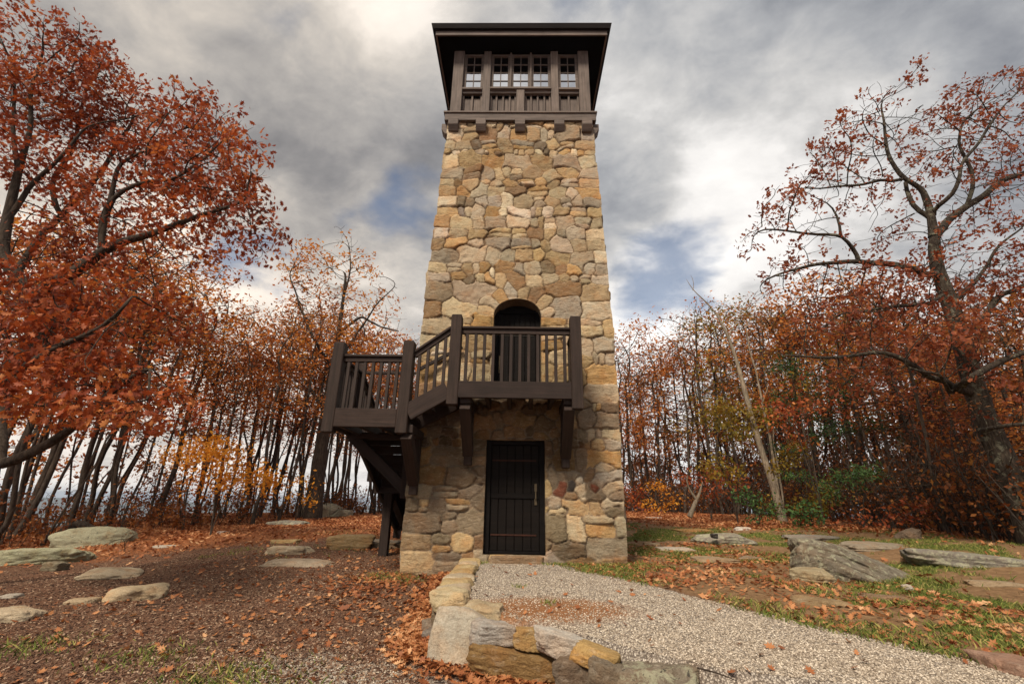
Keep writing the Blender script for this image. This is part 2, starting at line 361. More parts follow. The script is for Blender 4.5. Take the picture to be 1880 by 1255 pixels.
def axis_grid(segs):
    a = [segs[0][0]]
    for lo, hi, st in segs: n = max(1, int(round((hi - lo) / st))); a += list(np.linspace(lo, hi, n + 1)[1:])
    return np.array(a)
gx = axis_grid([(-9000, -2000, 1500), (-2000, -300, 200), (-300, -60, 25), (-60, -16, 2), (-16, -6, .22), (-6, 5, .055), (5, 15, .15), (15, 60, 1.8), (60, 300, 25), (300, 2000, 200), (2000, 9000, 1500)])
gy = axis_grid([(-400, -60, 60), (-60, -9, 3), (-9, -5.6, .25), (-5.6, 1, .055), (1, 8, .14), (8, 24, .4), (24, 80, 3), (80, 300, 25), (300, 2000, 200), (2000, 12000, 1200)])
GX, GY = np.meshgrid(gx, gy); X = GX.ravel(); Y = GY.ravel()
Z = ground_z(X, Y); far = np.hypot(X, Y); Z = np.maximum(Z, -330 - 0 * Z)
Z += np.where(far > 250, 90 * vnoise(np.c_[X, Y, X * 0], .0007, 4), 0) * sstep(far, 250, 1500)
inside = (np.abs(X + .03) < 1.9) & (Y > .12) & (Y < 3.9); Z[inside] -= .3
s = wall_side(X, Y)
# gravel path on the terrace
path_r = np.interp(-Y, [-.2, .7, 1.47, 2.84, 3.94, 5.08, 7], [.8, 1.0, 1.63, 2.27, 2.86, 3.6, 5.2])
nz = vnoise(np.c_[X, Y, X * 0], 2.2, 4)
gravel = sstep(s + .05 * nz, .10, .18) * (1 - sstep(X - path_r + .22 * nz, -.25, .12)) * (1 - sstep(Y, -.05, .2))
gl2 = np.exp(-(((X + 1.5) / 1.2) ** 2 + ((Y + 4.6) / .9) ** 2)) * (s < 0) * 1.2; gravel = np.maximum(gravel, np.clip(gl2 * (.8 + .8 * nz), 0, .85))
rightz = sstep(X - path_r, -.2, .3); leftz = (s < 0) & (X < 0)
nz2 = vnoise(np.c_[X, Y, X * 0 + 3], .9, 4); nz3 = vnoise(np.c_[X, Y, X * 0 + 9], 3.5, 3)
grass = rightz * sstep(nz2 + .5 * nz3, -.12, .30) * (1 - sstep(np.hypot(X - 1, Y + 1), 12, 17)) * .9
grass += (1 - rightz) * sstep(Y, 3, 7) * sstep(nz2, -.05, .35) * (1 - sstep(np.hypot(X, Y), 12, 16)) * .6
back_edge = np.interp(X, [-16, -12, -9, -5, 0, 5, 8, 12, 16], [4.5, 7.5, 11, 13, 14, 13, 11, 6.5, 3])
litter = sstep(Y - back_edge + nz * 2.0, -4, .5)
dedge = np.interp(X, [-15, -11, -8, -5.5, -4, -2.3], [-3, 2, 4, 5.5, 4.5, 4]); leftl = sstep(Y - dedge + nz * 1.3, -1.6, 1.2) * (X < -1.9)
litter = np.maximum(litter, leftl * .75); litter = np.maximum(litter, sstep(np.hypot(X, Y), 14, 18))
litter = np.maximum(litter, np.exp(-((s + .3) / .22) ** 2) * (X < 1.5) * (Y < .4) * (s < 0) * .9)
dry = np.exp(-(((X - .35) / .95) ** 2 + ((Y + 3.45) / .6) ** 2)) * (s > 0) * 1.25; dry += np.exp(-(((X - path_r - .05) / .22) ** 2)) * rightz * .0
attrs = {'mask': np.c_[np.clip(gravel, 0, 1), np.clip(grass, 0, 1), np.clip(litter, 0, 1)], 'mask2': np.c_[rightz, np.clip(dry, 0, 1), sstep(np.hypot(X, Y), 60, 200)]}
nx, ny = len(gx), len(gy); idx = np.arange(nx * ny).reshape(ny, nx)
fc = np.stack([idx[:-1, :-1], idx[:-1, 1:], idx[1:, 1:], idx[1:, :-1]], -1).reshape(-1, 4)
def ground_material():
    mt, nt, out = nmat("forest_clearing_ground"); g = N(nt, "ShaderNodeNewGeometry"); P = g.outputs["Position"]
    a = N(nt, "ShaderNodeAttribute", attribute_name="mask"); b = N(nt, "ShaderNodeAttribute", attribute_name="mask2")
    sa = N(nt, "ShaderNodeSeparateColor"); L(nt, a.outputs["Color"], sa.inputs[0]); sb = N(nt, "ShaderNodeSeparateColor"); L(nt, b.outputs["Color"], sb.inputs[0])
    n_f = noise(nt, P, 45, 5, .7); n_m = noise(nt, P, 9, 5, .65, .4); n_l = noise(nt, P, 1.4, 4, .6); n_x = noise(nt, P, 120, 3, .7)
    mulch = ramp(nt, n_f, [(.30, (.032, .016, .010)), (.48, (.115, .058, .034)), (.62, (.20, .112, .068)), (.8, (.34, .22, .14))])
    mulch = mixc(nt, smooth(nt, n_l, .45, .7, 0, .5), mulch, mixc(nt, 1.0, mulch, (1.25, .95, .8), 'MULTIPLY'))
    dirt = ramp(nt, n_m, [(.3, (.14, .080, .038)), (.55, (.27, .160, .080)), (.8, (.36, .25, .14))])
    dirt = mixc(nt, smooth(nt, n_x, .3, .7, 0, .5), dirt, mixc(nt, 1.0, dirt, (.45, .42, .4), 'MULTIPLY'))
    base = mixc(nt, sb.outputs[0], mulch, dirt)
    vg = N(nt, "ShaderNodeTexVoronoi"); vg.inputs["Scale"].default_value = 80; L(nt, P, vg.inputs["Vector"])
    sc_ = N(nt, "ShaderNodeSeparateColor"); L(nt, vg.outputs["Color"], sc_.inputs[0])
    grav = ramp(nt, sc_.outputs[0], [(0, (.16, .13, .10)), (.35, (.35, .295, .24)), (.7, (.50, .435, .36)), (1, (.66, .59, .50))])
    grav = mixc(nt, smooth(nt, vg.outputs["Distance"], .35, .7, 0, .8), grav, (.08, .06, .05))
    grav = mixc(nt, smooth(nt, n_l, .5, .72, 0, .45), grav, mixc(nt, 1.0, grav, (1.0, .78, .6), 'MULTIPLY'))
    dm = smooth(nt, mth(nt, 'MULTIPLY', sb.outputs[1], mth(nt, 'ADD', n_m, .35)), .25, .62)
    grav = mixc(nt, dm, grav, ramp(nt, n_f, [(.3, (.13, .055, .025)), (.6, (.34, .16, .07)), (.8, (.5, .28, .13))]))
    gr = ramp(nt, n_f, [(.28, (.030, .036, .009)), (.5, (.090, .105, .022)), (.7, (.17, .155, .045)), (.85, (.28, .22, .09))])
    lit = ramp(nt, n_f, [(.25, (.045, .018, .010)), (.45, (.18, .062, .024)), (.6, (.33, .13, .05)), (.8, (.52, .27, .13))])
    col = mixc(nt, smooth(nt, mth(nt, 'ADD', sa.outputs[1], mth(nt, 'MULTIPLY', mth(nt, 'SUBTRACT', n_m, .5), 1.2)), .25, .6), base, gr)
    col = mixc(nt, smooth(nt, mth(nt, 'ADD', sa.outputs[2], mth(nt, 'MULTIPLY', mth(nt, 'SUBTRACT', n_m, .5), .9)), .3, .7), col, lit)
    col = mixc(nt, smooth(nt, mth(nt, 'ADD', sa.outputs[0], mth(nt, 'MULTIPLY', mth(nt, 'SUBTRACT', n_f, .5), .8)), .35, .65), col, grav)
    forest = ramp(nt, noise(nt, P, .02, 8, .7), [(.3, (.025, .035, .018)), (.6, (.06, .05, .028)), (.8, (.10, .06, .03))])
    col = mixc(nt, sb.outputs[2], col, forest)
    h = mth(nt, 'ADD', n_f, mth(nt, 'ADD', mth(nt, 'MULTIPLY', n_m, 1.2), mth(nt, 'MULTIPLY', vg.outputs["Distance"], .4)))
    principled(nt, out, col, .95, h, .9, .02, .15); return mt
M['ground'] = ground_material()
tag(npmesh("ground", np.c_[X, Y, Z], [fc], M['ground'], None, True, attrs), kind="structure")

# distant mountains, blue only through the air
def ridge(name, r, z_top, amp, seed, a0=-75, a1=75):
    th = np.radians(np.linspace(a0, a1, 240)); k = np.linspace(0, 1, 12)
    T, K = np.meshgrid(th, k); rr = r + K * 900 - 0 * T
    prof = z_top + amp * vnoise(np.c_[T.ravel() * 3, np.full(T.size, seed * 3.1), T.ravel() * 0], 2.0, 5, seed)
    zz_ = -330 + (prof + 330) * np.sin(np.clip(K.ravel(), 0, 1) * math.pi * .5) ** .8
    xx = np.sin(T.ravel()) * rr.ravel(); yy = np.cos(T.ravel()) * rr.ravel(); zz_ += 12 * vnoise(np.c_[xx, yy, xx * 0], .006, 4)
    id_ = np.arange(T.size).reshape(T.shape); f = np.stack([id_[:-1, :-1], id_[:-1, 1:], id_[1:, 1:], id_[1:, :-1]], -1).reshape(-1, 4)
    tag(npmesh(name, np.c_[xx, yy, zz_], [f], M['hill'], None, True), kind="structure")
mt, nt, out = nmat("wooded_hillside"); g = N(nt, "ShaderNodeNewGeometry")
principled(nt, out, ramp(nt, noise(nt, g.outputs["Position"], .02, 8, .7), [(.3, (.03, .045, .025)), (.55, (.07, .065, .035)), (.8, (.13, .08, .04))]), .95); M['hill'] = mt
ridge("hills", 2600, -95, 40, 1); ridge("mountains", 4300, -30, 55, 2)

# ------------------------------------------------------------------ the stone tower
TX, TY = -.03, 2.0                      # centre of the tower
def tower_w(z): return 2.0 - .175 * sstep(z, 3.9, 5.2) * np.clip((z - 4.2) / 5.8, 0, 1) if False else 2.0 - .172 * np.clip((z - 4.3) / 5.6, 0, 1)
PAL = {'tan': (.48, .36, .21), 'beige': (.54, .445, .31), 'grey': (.43, .375, .29), 'orange': (.47, .31, .15), 'brown': (.28, .185, .105), 'pale': (.66, .575, .44), 'red': (.20, .075, .045), 'dark': (.06, .05, .045), 'dull': (.27, .215, .15)}
def masonry(seed, front):
    g = np.random.default_rng(seed); S = []
    z = -.62
    while z < 10.25:
        if z < .8: h = g.uniform(.22, .42)
        elif z < 2.6: h = g.uniform(.17, .36)
        elif z < 5.6: h = g.uniform(.24, .45)
        else: h = g.uniform(.17, .40)
        x = -2.02
        while x < 2.0:
            ww = min(max(h * g.uniform(.85, 2.1), .20), .72)
            if 2.02 - (x + ww) < .16: ww = 2.02 - x
            k = g.random()
            low = z < 2.65
            names = (['dull', 'grey', 'tan', 'beige', 'brown', 'orange'], [.32, .2, .2, .12, .1, .06]) if low else (['tan', 'beige', 'grey', 'orange', 'brown', 'pale', 'dull'], [.27, .25, .12, .11, .06, .15, .04])
            def put(cx, cz, a, b, ang, lift=0.0):
                c = np.array(PAL[g.choice(names[0], p=names[1])]) * g.uniform(.70, 1.2) * np.array([1.0, g.uniform(.95, 1.0), g.uniform(.86, 1.0)])
                if front and 1.15 < cz < 2.85 and -2.1 < cx < 1.25: c = c * [.50, .44, .38]          # brown stain plus the balcony's shade, both put into the stone colour
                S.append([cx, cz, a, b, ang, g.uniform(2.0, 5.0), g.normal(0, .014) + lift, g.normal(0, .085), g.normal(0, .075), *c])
            edge = (x < -1.9) or (x + ww > 1.9)
            jz = 0 if edge else g.normal(0, .11) * h * 2; ang = g.normal(0, .03) if edge else (g.normal(0, .16) if g.random() < .55 else g.normal(0, .7))
            if k < .2 and not edge and h > .2:
                t = g.uniform(.35, .65); put(x + ww / 2, z + h * t / 2, ww / 2, h * t / 2, ang * .3); put(x + ww / 2, z + h * (t + 1) / 2, ww / 2, h * (1 - t) / 2, ang * .3)
            elif k < .32 and not edge:
                t = g.uniform(.4, .6); put(x + ww * t / 2, z + h / 2, ww * t / 2, h / 2 * 1.1, ang); put(x + ww * (1 + t) / 2, z + h / 2 + jz, ww * (1 - t) / 2, h / 2, -ang)
            else:
                put(x + ww / 2 + g.normal(0, .02), z + h / 2 + jz, ww / 2, h / 2 * g.uniform(.95, 1.25), ang)
            x += ww
        z += h
    if front:                                             # voussoirs fanned over the upper doorway, and the small dark stones by the lower door
        keep = []
        for s_ in S:
            r_ = math.hypot(s_[0], (s_[1] - 4.48)); 
            if (4.52 < s_[1] and math.hypot(s_[0] * .85, s_[1] - 4.58) < .70) or (.55 < s_[0] < 1.5 and .82 < s_[1] < 1.62): continue
            keep.append(s_)
        S = keep
        for i, a in enumerate(np.radians([12, 34, 56, 79, 101, 124, 147, 168])):
            ln = g.uniform(.13, .24); r_ = .50 + ln; c = np.array(PAL[['beige', 'tan', 'brown', 'tan', 'grey', 'orange', 'beige', 'tan'][i]]) * g.uniform(.9, 1.1)
            S.append([r_ * math.cos(a), 4.58 + (r_ - .12) * math.sin(a), ln, .125, a, 2.4, g.normal(0, .008), 0, 0, *c])
        for (px, py, a, b, an, cc, li) in [(1086, 869, .13, .075, 1.1, 'brown', .0), (1093, 900, .085, .12, .1, 'red', .0), (1028, 897, .075, .10, -.3, 'red', 0), (1047, 892, .05, .085, -.4, 'dark', 0), (1062, 882, .06, .05, .4, 'pale', 0),
                                           (1068, 900, .085, .10, .1, 'beige', 0), (1050, 911, .10, .055, -.1, 'brown', 0), (1040, 872, .16, .07, .05, 'dull', 0), (1070, 917, .05, .045, 0, 'beige', 0), (1125, 893, .2, .2, 0, 'beige', 0), (1110, 855, .22, .2, 0, 'beige', 0),
                                           (1015, 875, .07, .15, .1, 'dull', 0), (1120, 925, .28, .13, 0, 'beige', 0), (1018, 925, .09, .09, 0, 'grey', 0)]:
            p = at(px, py, 0.0); S.append([p[0] - TX, p[2], a, b, an, 3.0, li, 0, 0, *(np.array(PAL[cc]) * 1.0)])
    return np.array(S)
def eval_stones(S, x, z, seed):
    """height (m out of the face) and colour for points of a face"""
    n = len(x); H = np.zeros(n); C = np.zeros((n, 3))
    q = np.c_[x, z, np.full(n, seed * 1.0)]
    wx = x + .06 * vnoise(q, 3.2, 3, 1) + .012 * vnoise(q, 14, 2, 4); wz = z + .06 * vnoise(q, 2.6, 3, 2) + .012 * vnoise(q, 14, 2, 5)
    order = np.argsort(z)
    mort_u = np.array([.15, .095, .052]); mort_l = np.array([.26, .20, .14])
    fn = vnoise(q, 9, 4, 7); fr = vnoise(q * [1, 1.6, 1], 4.5, 4, 9)
    for i in range(0, n, 6000):
        k = order[i:i + 6000]; zl, zh = z[k].min() - .75, z[k].max() + .75
        T = S[(S[:, 1] > zl) & (S[:, 1] < zh)]
        dx = wx[k][:, None] - T[None, :, 0]; dz = wz[k][:, None] - T[None, :, 1]; ca, sa = np.cos(T[:, 4]), np.sin(T[:, 4])
        u = np.abs(dx * ca + dz * sa) / T[:, 2]; v = np.abs(-dx * sa + dz * ca) / T[:, 3]; p = T[:, 5]
        gd = (u ** p + v ** p) ** (1 / p)
        i1 = gd.argmin(1); r = np.arange(len(k)); g1 = gd[r, i1]; gd[r, i1] = 1e9; g2 = gd.min(1)
        t = T[i1]; mn = np.minimum(t[:, 2], t[:, 3]); e = (g2 - g1) * mn * .5
        st = sstep(e, .001, .015)
        low = 1 - sstep(z[k], 2.2, 3.2)
        prof = .038 * st + .007 * np.clip(1 - g1 ** 3, 0, 1) * st
        tilt = (dx[r, i1] * t[:, 7] + dz[r, i1] * (t[:, 8] + .06))
        H[k] = -.03 + prof + st * (t[:, 6] + tilt) + .012 * fn[k] * (.4 + st) - .016 * st * np.abs(fr[k])
        cm = mort_u * (1 - low)[:, None] + mort_l * low[:, None]
        sc = sstep(e, .003, .010)[:, None]
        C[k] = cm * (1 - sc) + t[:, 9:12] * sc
    return H, C
ARCH_R, ARCH_C, ARCH_X = .38, 4.60, .50
def in_open(x, z, m_=0.0):
    low = (np.abs(x) < .56 + m_) & (z > -.02) & (z < 2.0 + m_)
    arch = (np.abs(x) < ARCH_X + m_) & (z > 2.84) & (z < ARCH_C + m_); top = (z >= ARCH_C) & ((x / (ARCH_X + m_)) ** 2 + ((z - ARCH_C) / (ARCH_R + m_)) ** 2 < 1)
    return low | arch | top
def open_dist(x, z):
    d1 = np.maximum(np.abs(x) - .56, np.maximum(z - 2.0, -.02 - z))
    d2 = np.maximum(np.abs(x) - ARCH_X, 2.84 - z); d2 = np.where(z > ARCH_C, (np.hypot(x / ARCH_X, (z - ARCH_C) / ARCH_R) - 1) * ARCH_R, d2)
    return np.minimum(d1, d2)
def corner_h(zv, ci):
    q = np.c_[np.floor(zv / .31) * 3.7, np.full(len(zv), ci * 5.5), np.zeros(len(zv))]; q2 = np.c_[zv, np.full(len(zv), ci * 2.5), np.zeros(len(zv))]
    return .012 + .022 * vnoise(q, 1.0, 1, 3) + .016 * vnoise(q2, 5, 4, 6)
tower = empty("stone_tower", (TX, TY, -.3), label="tall square fieldstone lookout tower with a dark timber cabin and low roof on top", cat="tower")
AV, AF, AC, off = [], [], [], 0
for face in range(4):
    st_ = .02 if face == 0 else .045
    xs = np.arange(-100, 101) * .02 if face == 0 else np.linspace(-2, 2, 90)
    zs = np.arange(-.6, 10.26, st_)
    XX, ZZ = np.meshgrid(xs, zs); x = XX.ravel(); z = ZZ.ravel()
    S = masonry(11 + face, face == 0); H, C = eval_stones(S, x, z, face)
    if face == 0:
        od = open_dist(x, z); H = np.where(od < .07, H * sstep(od, 0, .07) + .004 * (1 - sstep(od, 0, .07)), H)
        up_ = (z > 2.7) & (od > 0) & (od < .021) & (z > ARCH_C)            # snap to the arch
        rr_ = np.hypot(x / ARCH_X, (z - ARCH_C) / ARCH_R); x = np.where(up_, x / rr_, x); z = np.where(up_, ARCH_C + (z - ARCH_C) / rr_, z)
    wz = tower_w(z); cl, cr = corner_h(z, face), corner_h(z, (face + 1) % 4)
    bl = 1 - sstep(x + 2, 0, .05); br = 1 - sstep(2 - x, 0, .05)
    out_n = H * (1 - bl) * (1 - br) + cl * bl + cr * br
    lx = x * wz / 2 - cl * bl + cr * br; ly = -(wz + out_n)
    ang = face * math.pi / 2; ca, sa = math.cos(ang), math.sin(ang)
    V = np.c_[TX + lx * ca - ly * sa, TY + lx * sa + ly * ca, z]
    nx_, nz_ = len(xs), len(zs); id_ = np.arange(nx_ * nz_).reshape(nz_, nx_); f = np.stack([id_[:-1, :-1], id_[:-1, 1:], id_[1:, 1:], id_[1:, :-1]], -1).reshape(-1, 4)
    if face == 0:
        cx_, cz_ = XX.ravel()[f].mean(1), ZZ.ravel()[f].mean(1); f = f[~in_open(cx_, cz_)]
    AV.append(V); AF.append(f + off); AC.append(C); off += len(V)
# reveals
def reveal(pts, depth, seed):
    global off
    n = len(pts); ds = np.linspace(-.012, depth, 12); P = []
    for d in ds:
        for i, (a, b) in enumerate(pts): P.append((a, d, b))
    P = np.array(P); nn = vnoise(P, 6, 3, seed) * .018 * sstep(P[:, 1], 0, .05)
    cxp = 0.0; dirx = np.sign(P[:, 0]) * (np.abs(P[:, 0]) > .3); V = np.c_[TX + P[:, 0] + nn * dirx, P[:, 1], P[:, 2] + nn * (P[:, 2] > (1.95 if depth < 9 and P[:, 2].max() < 2.5 else 4.5))]
    id_ = np.arange(n * len(ds)).reshape(len(ds), n); f = np.stack([id_[:-1, :-1], id_[:-1, 1:], id_[1:, 1:], id_[1:, :-1]], -1).reshape(-1, 4)
    c = np.array([.30, .22, .14]) * (1 + .5 * vnoise(np.c_[P[:, 0] * 0, P[:, 1] * .4, P[:, 2]], 3.0, 2, seed))[:, None]
    AV.append(V); AF.append(f + off); AC.append(c); off += len(V)
reveal([(-.56, z) for z in np.linspace(-.05, 2.0, 50)] + [(x, 2.0) for x in np.linspace(-.54, .54, 28)] + [(.56, z) for z in np.linspace(2.0, -.05, 50)], .30, 3)
reveal([(-.5, z) for z in np.linspace(2.8, ARCH_C, 44)] + [(-ARCH_X * math.cos(t), ARCH_C + ARCH_R * math.sin(t)) for t in np.linspace(.03, math.pi - .03, 44)] + [(.5, z) for z in np.linspace(ARCH_C, 2.8, 44)], .45, 5)
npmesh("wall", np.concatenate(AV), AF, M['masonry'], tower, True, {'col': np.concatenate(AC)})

# doors ----------------------------------------------------------------
def T(x): return TX + x
d = MB(); g = random.Random(5); xp = -.46                    # six planks with V gaps
n_pl = 6; pw = .92 / n_pl
for i in range(n_pl): d.box(T(-.46 + i * pw + .003), T(-.46 + (i + 1) * pw - .003), .115 + g.uniform(0, .004), .16, .03, 1.91, .008)
d.box(T(-.46), T(.46), .15, .20, .02, 1.92, 0)
door = d.build("door", M['door'], tower); tag(door, "dark plank door at the foot of the tower")
f = MB(); f.box(T(-.56), T(-.46), .07, .24, -.01, 2.0).box(T(.46), T(.56), .07, .24, -.01, 2.0).box(T(-.46), T(.46), .072, .24, 1.915, 2.0).box(T(-.46), T(.46), .08, .24, -.01, .03)
f.build("frame", M['doorframe'], door)
d = MB(); d.box(T(-.455), T(.455), .098, .116, .93, 1.02)
d.build("rail", M['doorframe'], door)
for zc in (.30, 1.62):
    h = MB(); h.box(T(-.44), T(.40), .106, .1155, zc - .014, zc + .014, .002)
    for i in range(7): x = -.40 + i * .125; h.box(T(x - .008), T(x + .008), .098, .107, zc - .008, zc + .008, .003)
    h.build("hinge_strap", M['rust'], door)
h = MB(); h.box(T(.365), T(.415), .098, .114, 1.06, 1.20).box(T(.365), T(.415), .098, .114, .82, .95).box(T(.378), T(.402), .05, .07, .93, 1.07).box(T(.378), T(.402), .06, .10, 1.06, 1.08).box(T(.378), T(.402), .06, .10, .92, .94)
h.build("handle", M['brass'], door)
d = MB()
for i in range(7): d.box(T(-.40 + i * .8 / 7 + .003), T(-.40 + (i + 1) * .8 / 7 - .003), .345 + g.uniform(0, .004), .38, 2.86, 4.76, .008)
d.box(T(-.40), T(.40), .375, .40, 2.86, 4.76, 0)
d2 = d.build("door", M['door'], tower); tag(d2, "dark plank door in the arch behind the balcony")
f = MB(); f.box(T(-.5), T(-.40), .30, .43, 2.84, 4.80).box(T(.40), T(.5), .30, .43, 2.84, 4.80).box(T(-.40), T(.40), .302, .43, 4.76, 4.84)
for i in range(9):
    a = -.4 + i * .1; top = ARCH_C + ARCH_R * math.sqrt(max(0, 1 - (a / .5) ** 2)) + .03; f.box(T(a - .05), T(a + .05), .38, .43, 4.83, max(4.85, top), 0)
f.build("frame", M['doorframe'], d2)
h = MB(); h.box(T(-.385), T(-.345), .335, .347, 3.62, 3.80).box(T(-.385), T(-.345), .335, .347, 3.42, 3.56).box(T(-.378), T(-.352), .29, .31, 3.48, 3.76)
h.build("handle", M['brass'], d2)
for zc in (4.27, 3.22): h = MB(); h.box(T(-.38), T(.36), .336, .3455, zc - .02, zc + .02, .002); h.build("hinge_strap", M['iron'], d2)

# ------------------------------------------------------------------ rocks
def cube_sphere(n):
    u = np.tan(np.linspace(-1, 1, n + 1) * math.pi / 4); P, Fs, o = [], [], 0
    A, B = np.meshgrid(u, u); a, b = A.ravel(), B.ravel(); one = np.ones_like(a)
    for q in [(one, a, b), (-one, -a, b), (-a, one, b), (a, -one, b), (a, b, one)[0:0] or (-b, a, one), (b, a, -one)]:
        P.append(np.c_[q[0], q[1], q[2]]); id_ = np.arange((n + 1) ** 2).reshape(n + 1, n + 1) + o; o += (n + 1) ** 2
        Fs.append(np.stack([id_[:-1, :-1], id_[:-1, 1:], id_[1:, 1:], id_[1:, :-1]], -1).reshape(-1, 4))
    P = np.concatenate(P); P /= np.linalg.norm(P, axis=1)[:, None]; Fs = np.concatenate(Fs)
    key = np.round(P * 1e5).astype(int); _, first, inv = np.unique(key, axis=0, return_index=True, return_inverse=True)
    return P[first], inv.reshape(-1)[Fs]
CS = {n: cube_sphere(n) for n in (22, 30, 40)}
def rock_mesh(name, size, seed, col, mat, n=22, planes=11, rough=.06, boxy=0.0, layers=0.0, wedge=0.0, parent=None, rot=0.0, loc=(0, 0, 0), tilt=(0, 0), soft=10.):
    n = {10: 22, 22: 30}.get(n, n); rough = rough * 1.35; P, Fs = CS[n]; g = np.random.default_rng(seed)
    nrm = g.normal(size=(planes, 3)); nrm /= np.linalg.norm(nrm, axis=1)[:, None]; dist = g.uniform(.72, 1.0, planes)
    bx = np.array([(1, 0, 0), (-1, 0, 0), (0, 1, 0), (0, -1, 0), (0, 0, 1), (0, 0, -1)], float) + g.normal(0, .10, (6, 3)); bx /= np.linalg.norm(bx, axis=1)[:, None]
    nrm = np.concatenate([nrm, bx]); dist = np.concatenate([dist, np.full(6, .78 - .12 * boxy) * g.uniform(.92, 1.08, 6)])
    c = np.maximum(P @ nrm.T, 1e-3) / dist[None]; r = 1 / (np.power(c, soft).sum(1) ** (1 / soft))
    V = P * r[:, None]; q = V * 1.0 + seed * .37
    V = V * (1 + rough * 1.6 * vnoise(q, 1.6, 3, seed % 7) + rough * .8 * vnoise(q, 5, 4, 3))[:, None]
    if layers:
        V[:, 2] += 0; lay = vnoise(np.c_[V[:, 2] * 5 + .35 * V[:, 0], V[:, 0] * .3, V[:, 1] * .3], 2.0, 3, 5); V[:, :2] *= (1 + layers * lay)[:, None]
    if wedge: V[:, 2] *= 1 - wedge * (V[:, 0] * .5 + .35); V[:, 1] *= 1 - wedge * .35 * V[:, 0]
    V = V * (1 + rough * .45 * (np.abs(vnoise(q, 3.2, 4, 8)) * -2 + .5))[:, None]
    V = V * np.array(size) * .62
    tx, ty = tilt; cx, sx = math.cos(tx), math.sin(tx); cy, sy = math.cos(ty), math.sin(ty)
    V = V @ np.array([[1, 0, 0], [0, cx, -sx], [0, sx, cx]]).T @ np.array([[cy, 0, sy], [0, 1, 0], [-sy, 0, cy]]).T
    ca, sa = math.cos(rot), math.sin(rot); V = V @ np.array([[ca, -sa, 0], [sa, ca, 0], [0, 0, 1]]).T
    cc = np.array(col) * (1 + .18 * vnoise(V, 2.5, 3, seed % 5))[:, None]
    if parent is None:
        o = npmesh(name, V, [Fs], mat, None, True, {'col': cc}); o.location = loc
    else:
        o = npmesh(name, V + np.array(loc), [Fs], mat, parent, True, {'col': cc})
    return o
C_TAN, C_ORA, C_PALE, C_GREY, C_CRM, C_BRN = (.36, .27, .17), (.40, .24, .09), (.46, .41, .34), (.26, .235, .20), (.52, .43, .30), (.20, .125, .065)
def field_rock(label, px, py, wpx, hgt, depth, z=None, col=C_TAN, mat='rock_c', sink=.5, rot=0.0, tilt=(0, 0), layers=0.0, n=22, group=None, boxy=0.0, rough=.06, seed=None, planes=11, name="rock", soft=16., wedge=0.0):
    """rock whose middle stands at the photo's pixel on the ground"""
    p = None; zz_ = 0.0 if z is None else z
    for k in range(12):
        p = atz(px, py, zz_); 
        if z is None: zz_ = .5 * zz_ + .5 * gz(p[0], p[1])
    dep = (np.array(p) - CAM) @ _fw; wid = wpx / F * dep * 1.08
    o = rock_mesh(name, (wid, depth, hgt), seed if seed is not None else int(px * 7 + py), col, M[mat], n=n, rot=rot, tilt=tilt, layers=layers, loc=(p[0], p[1], zz_ + hgt * (.5 - sink) * .95), boxy=boxy, rough=rough, planes=planes, soft=soft, wedge=wedge)
    tag(o, label, "rock", group); return o
M['rock_c'] = stone_material("clearing_rock"); M['rock_l'] = stone_material("lichened_boulder", lichen=1.0); M['rock_s'] = stone_material("striped_boulder", lichen=.75)
GR, GL = "rocks in the clearing right of the tower", "rocks in the clearing left of the tower"
def hull_rock(name, pts, label, cat, col, mat, base, n=60, soft=40, rough=.02, ledges=None, parent=None, seed=3):
    bm = bmesh.new(); c = np.mean(pts, 0); vs = [bm.verts.new(tuple(np.array(p) - c)) for p in pts]; bmesh.ops.convex_hull(bm, input=vs); bm.normal_update()
    nr = np.array([f.normal[:] for f in bm.faces]); d = np.array([f.normal.dot(f.verts[0].co) for f in bm.faces]); bm.free(); sg = np.sign(d); nr *= sg[:, None]; d = np.abs(d)
    P, Fs = cube_sphere(n); cc = np.maximum(P @ nr.T, 1e-4) / d[None]; mx = cc.max(1); r = 1 / (mx * np.power((cc / mx[:, None]) ** soft, 1).sum(1) ** (1 / soft)); V = P * r[:, None]
    if ledges is not None:
        ax, per, amp = ledges; ax = np.array(ax) / np.linalg.norm(ax); t = (V @ ax + .05 * vnoise(V, 2.2, 3, 2)) / per; fr = t - np.floor(t); k = np.floor(t); jit_ = vnoise(np.c_[k * 7.7, k * 3.1, k * 0], 1.0, 1)
        out = V / np.linalg.norm(V, axis=1)[:, None]; out = out - (out @ ax)[:, None] * ax; V = V + out * (amp * (sstep(fr, 0, .18) - .6 + .9 * jit_ - .35 * fr))[:, None]
    q = V + seed; V = V * (1 + rough * vnoise(q, 2.5, 4, 3) - rough * 1.2 * np.abs(vnoise(q, 5, 4, 5)))[:, None]
    o = npmesh(name, V + c + (np.array(base) if parent is not None else 0), [Fs], M[mat], parent, True, {'col': np.array(col) * (1 + .2 * vnoise(V, 2.5, 3))[:, None]})
    if parent is None: o.location = base; tag(o, label, cat, GR)
    elif label: o["label"] = label
    return o
b0 = atz(1568, 1060, gz(4.8, -1.7)); BS = np.array([.90, .9, .86])
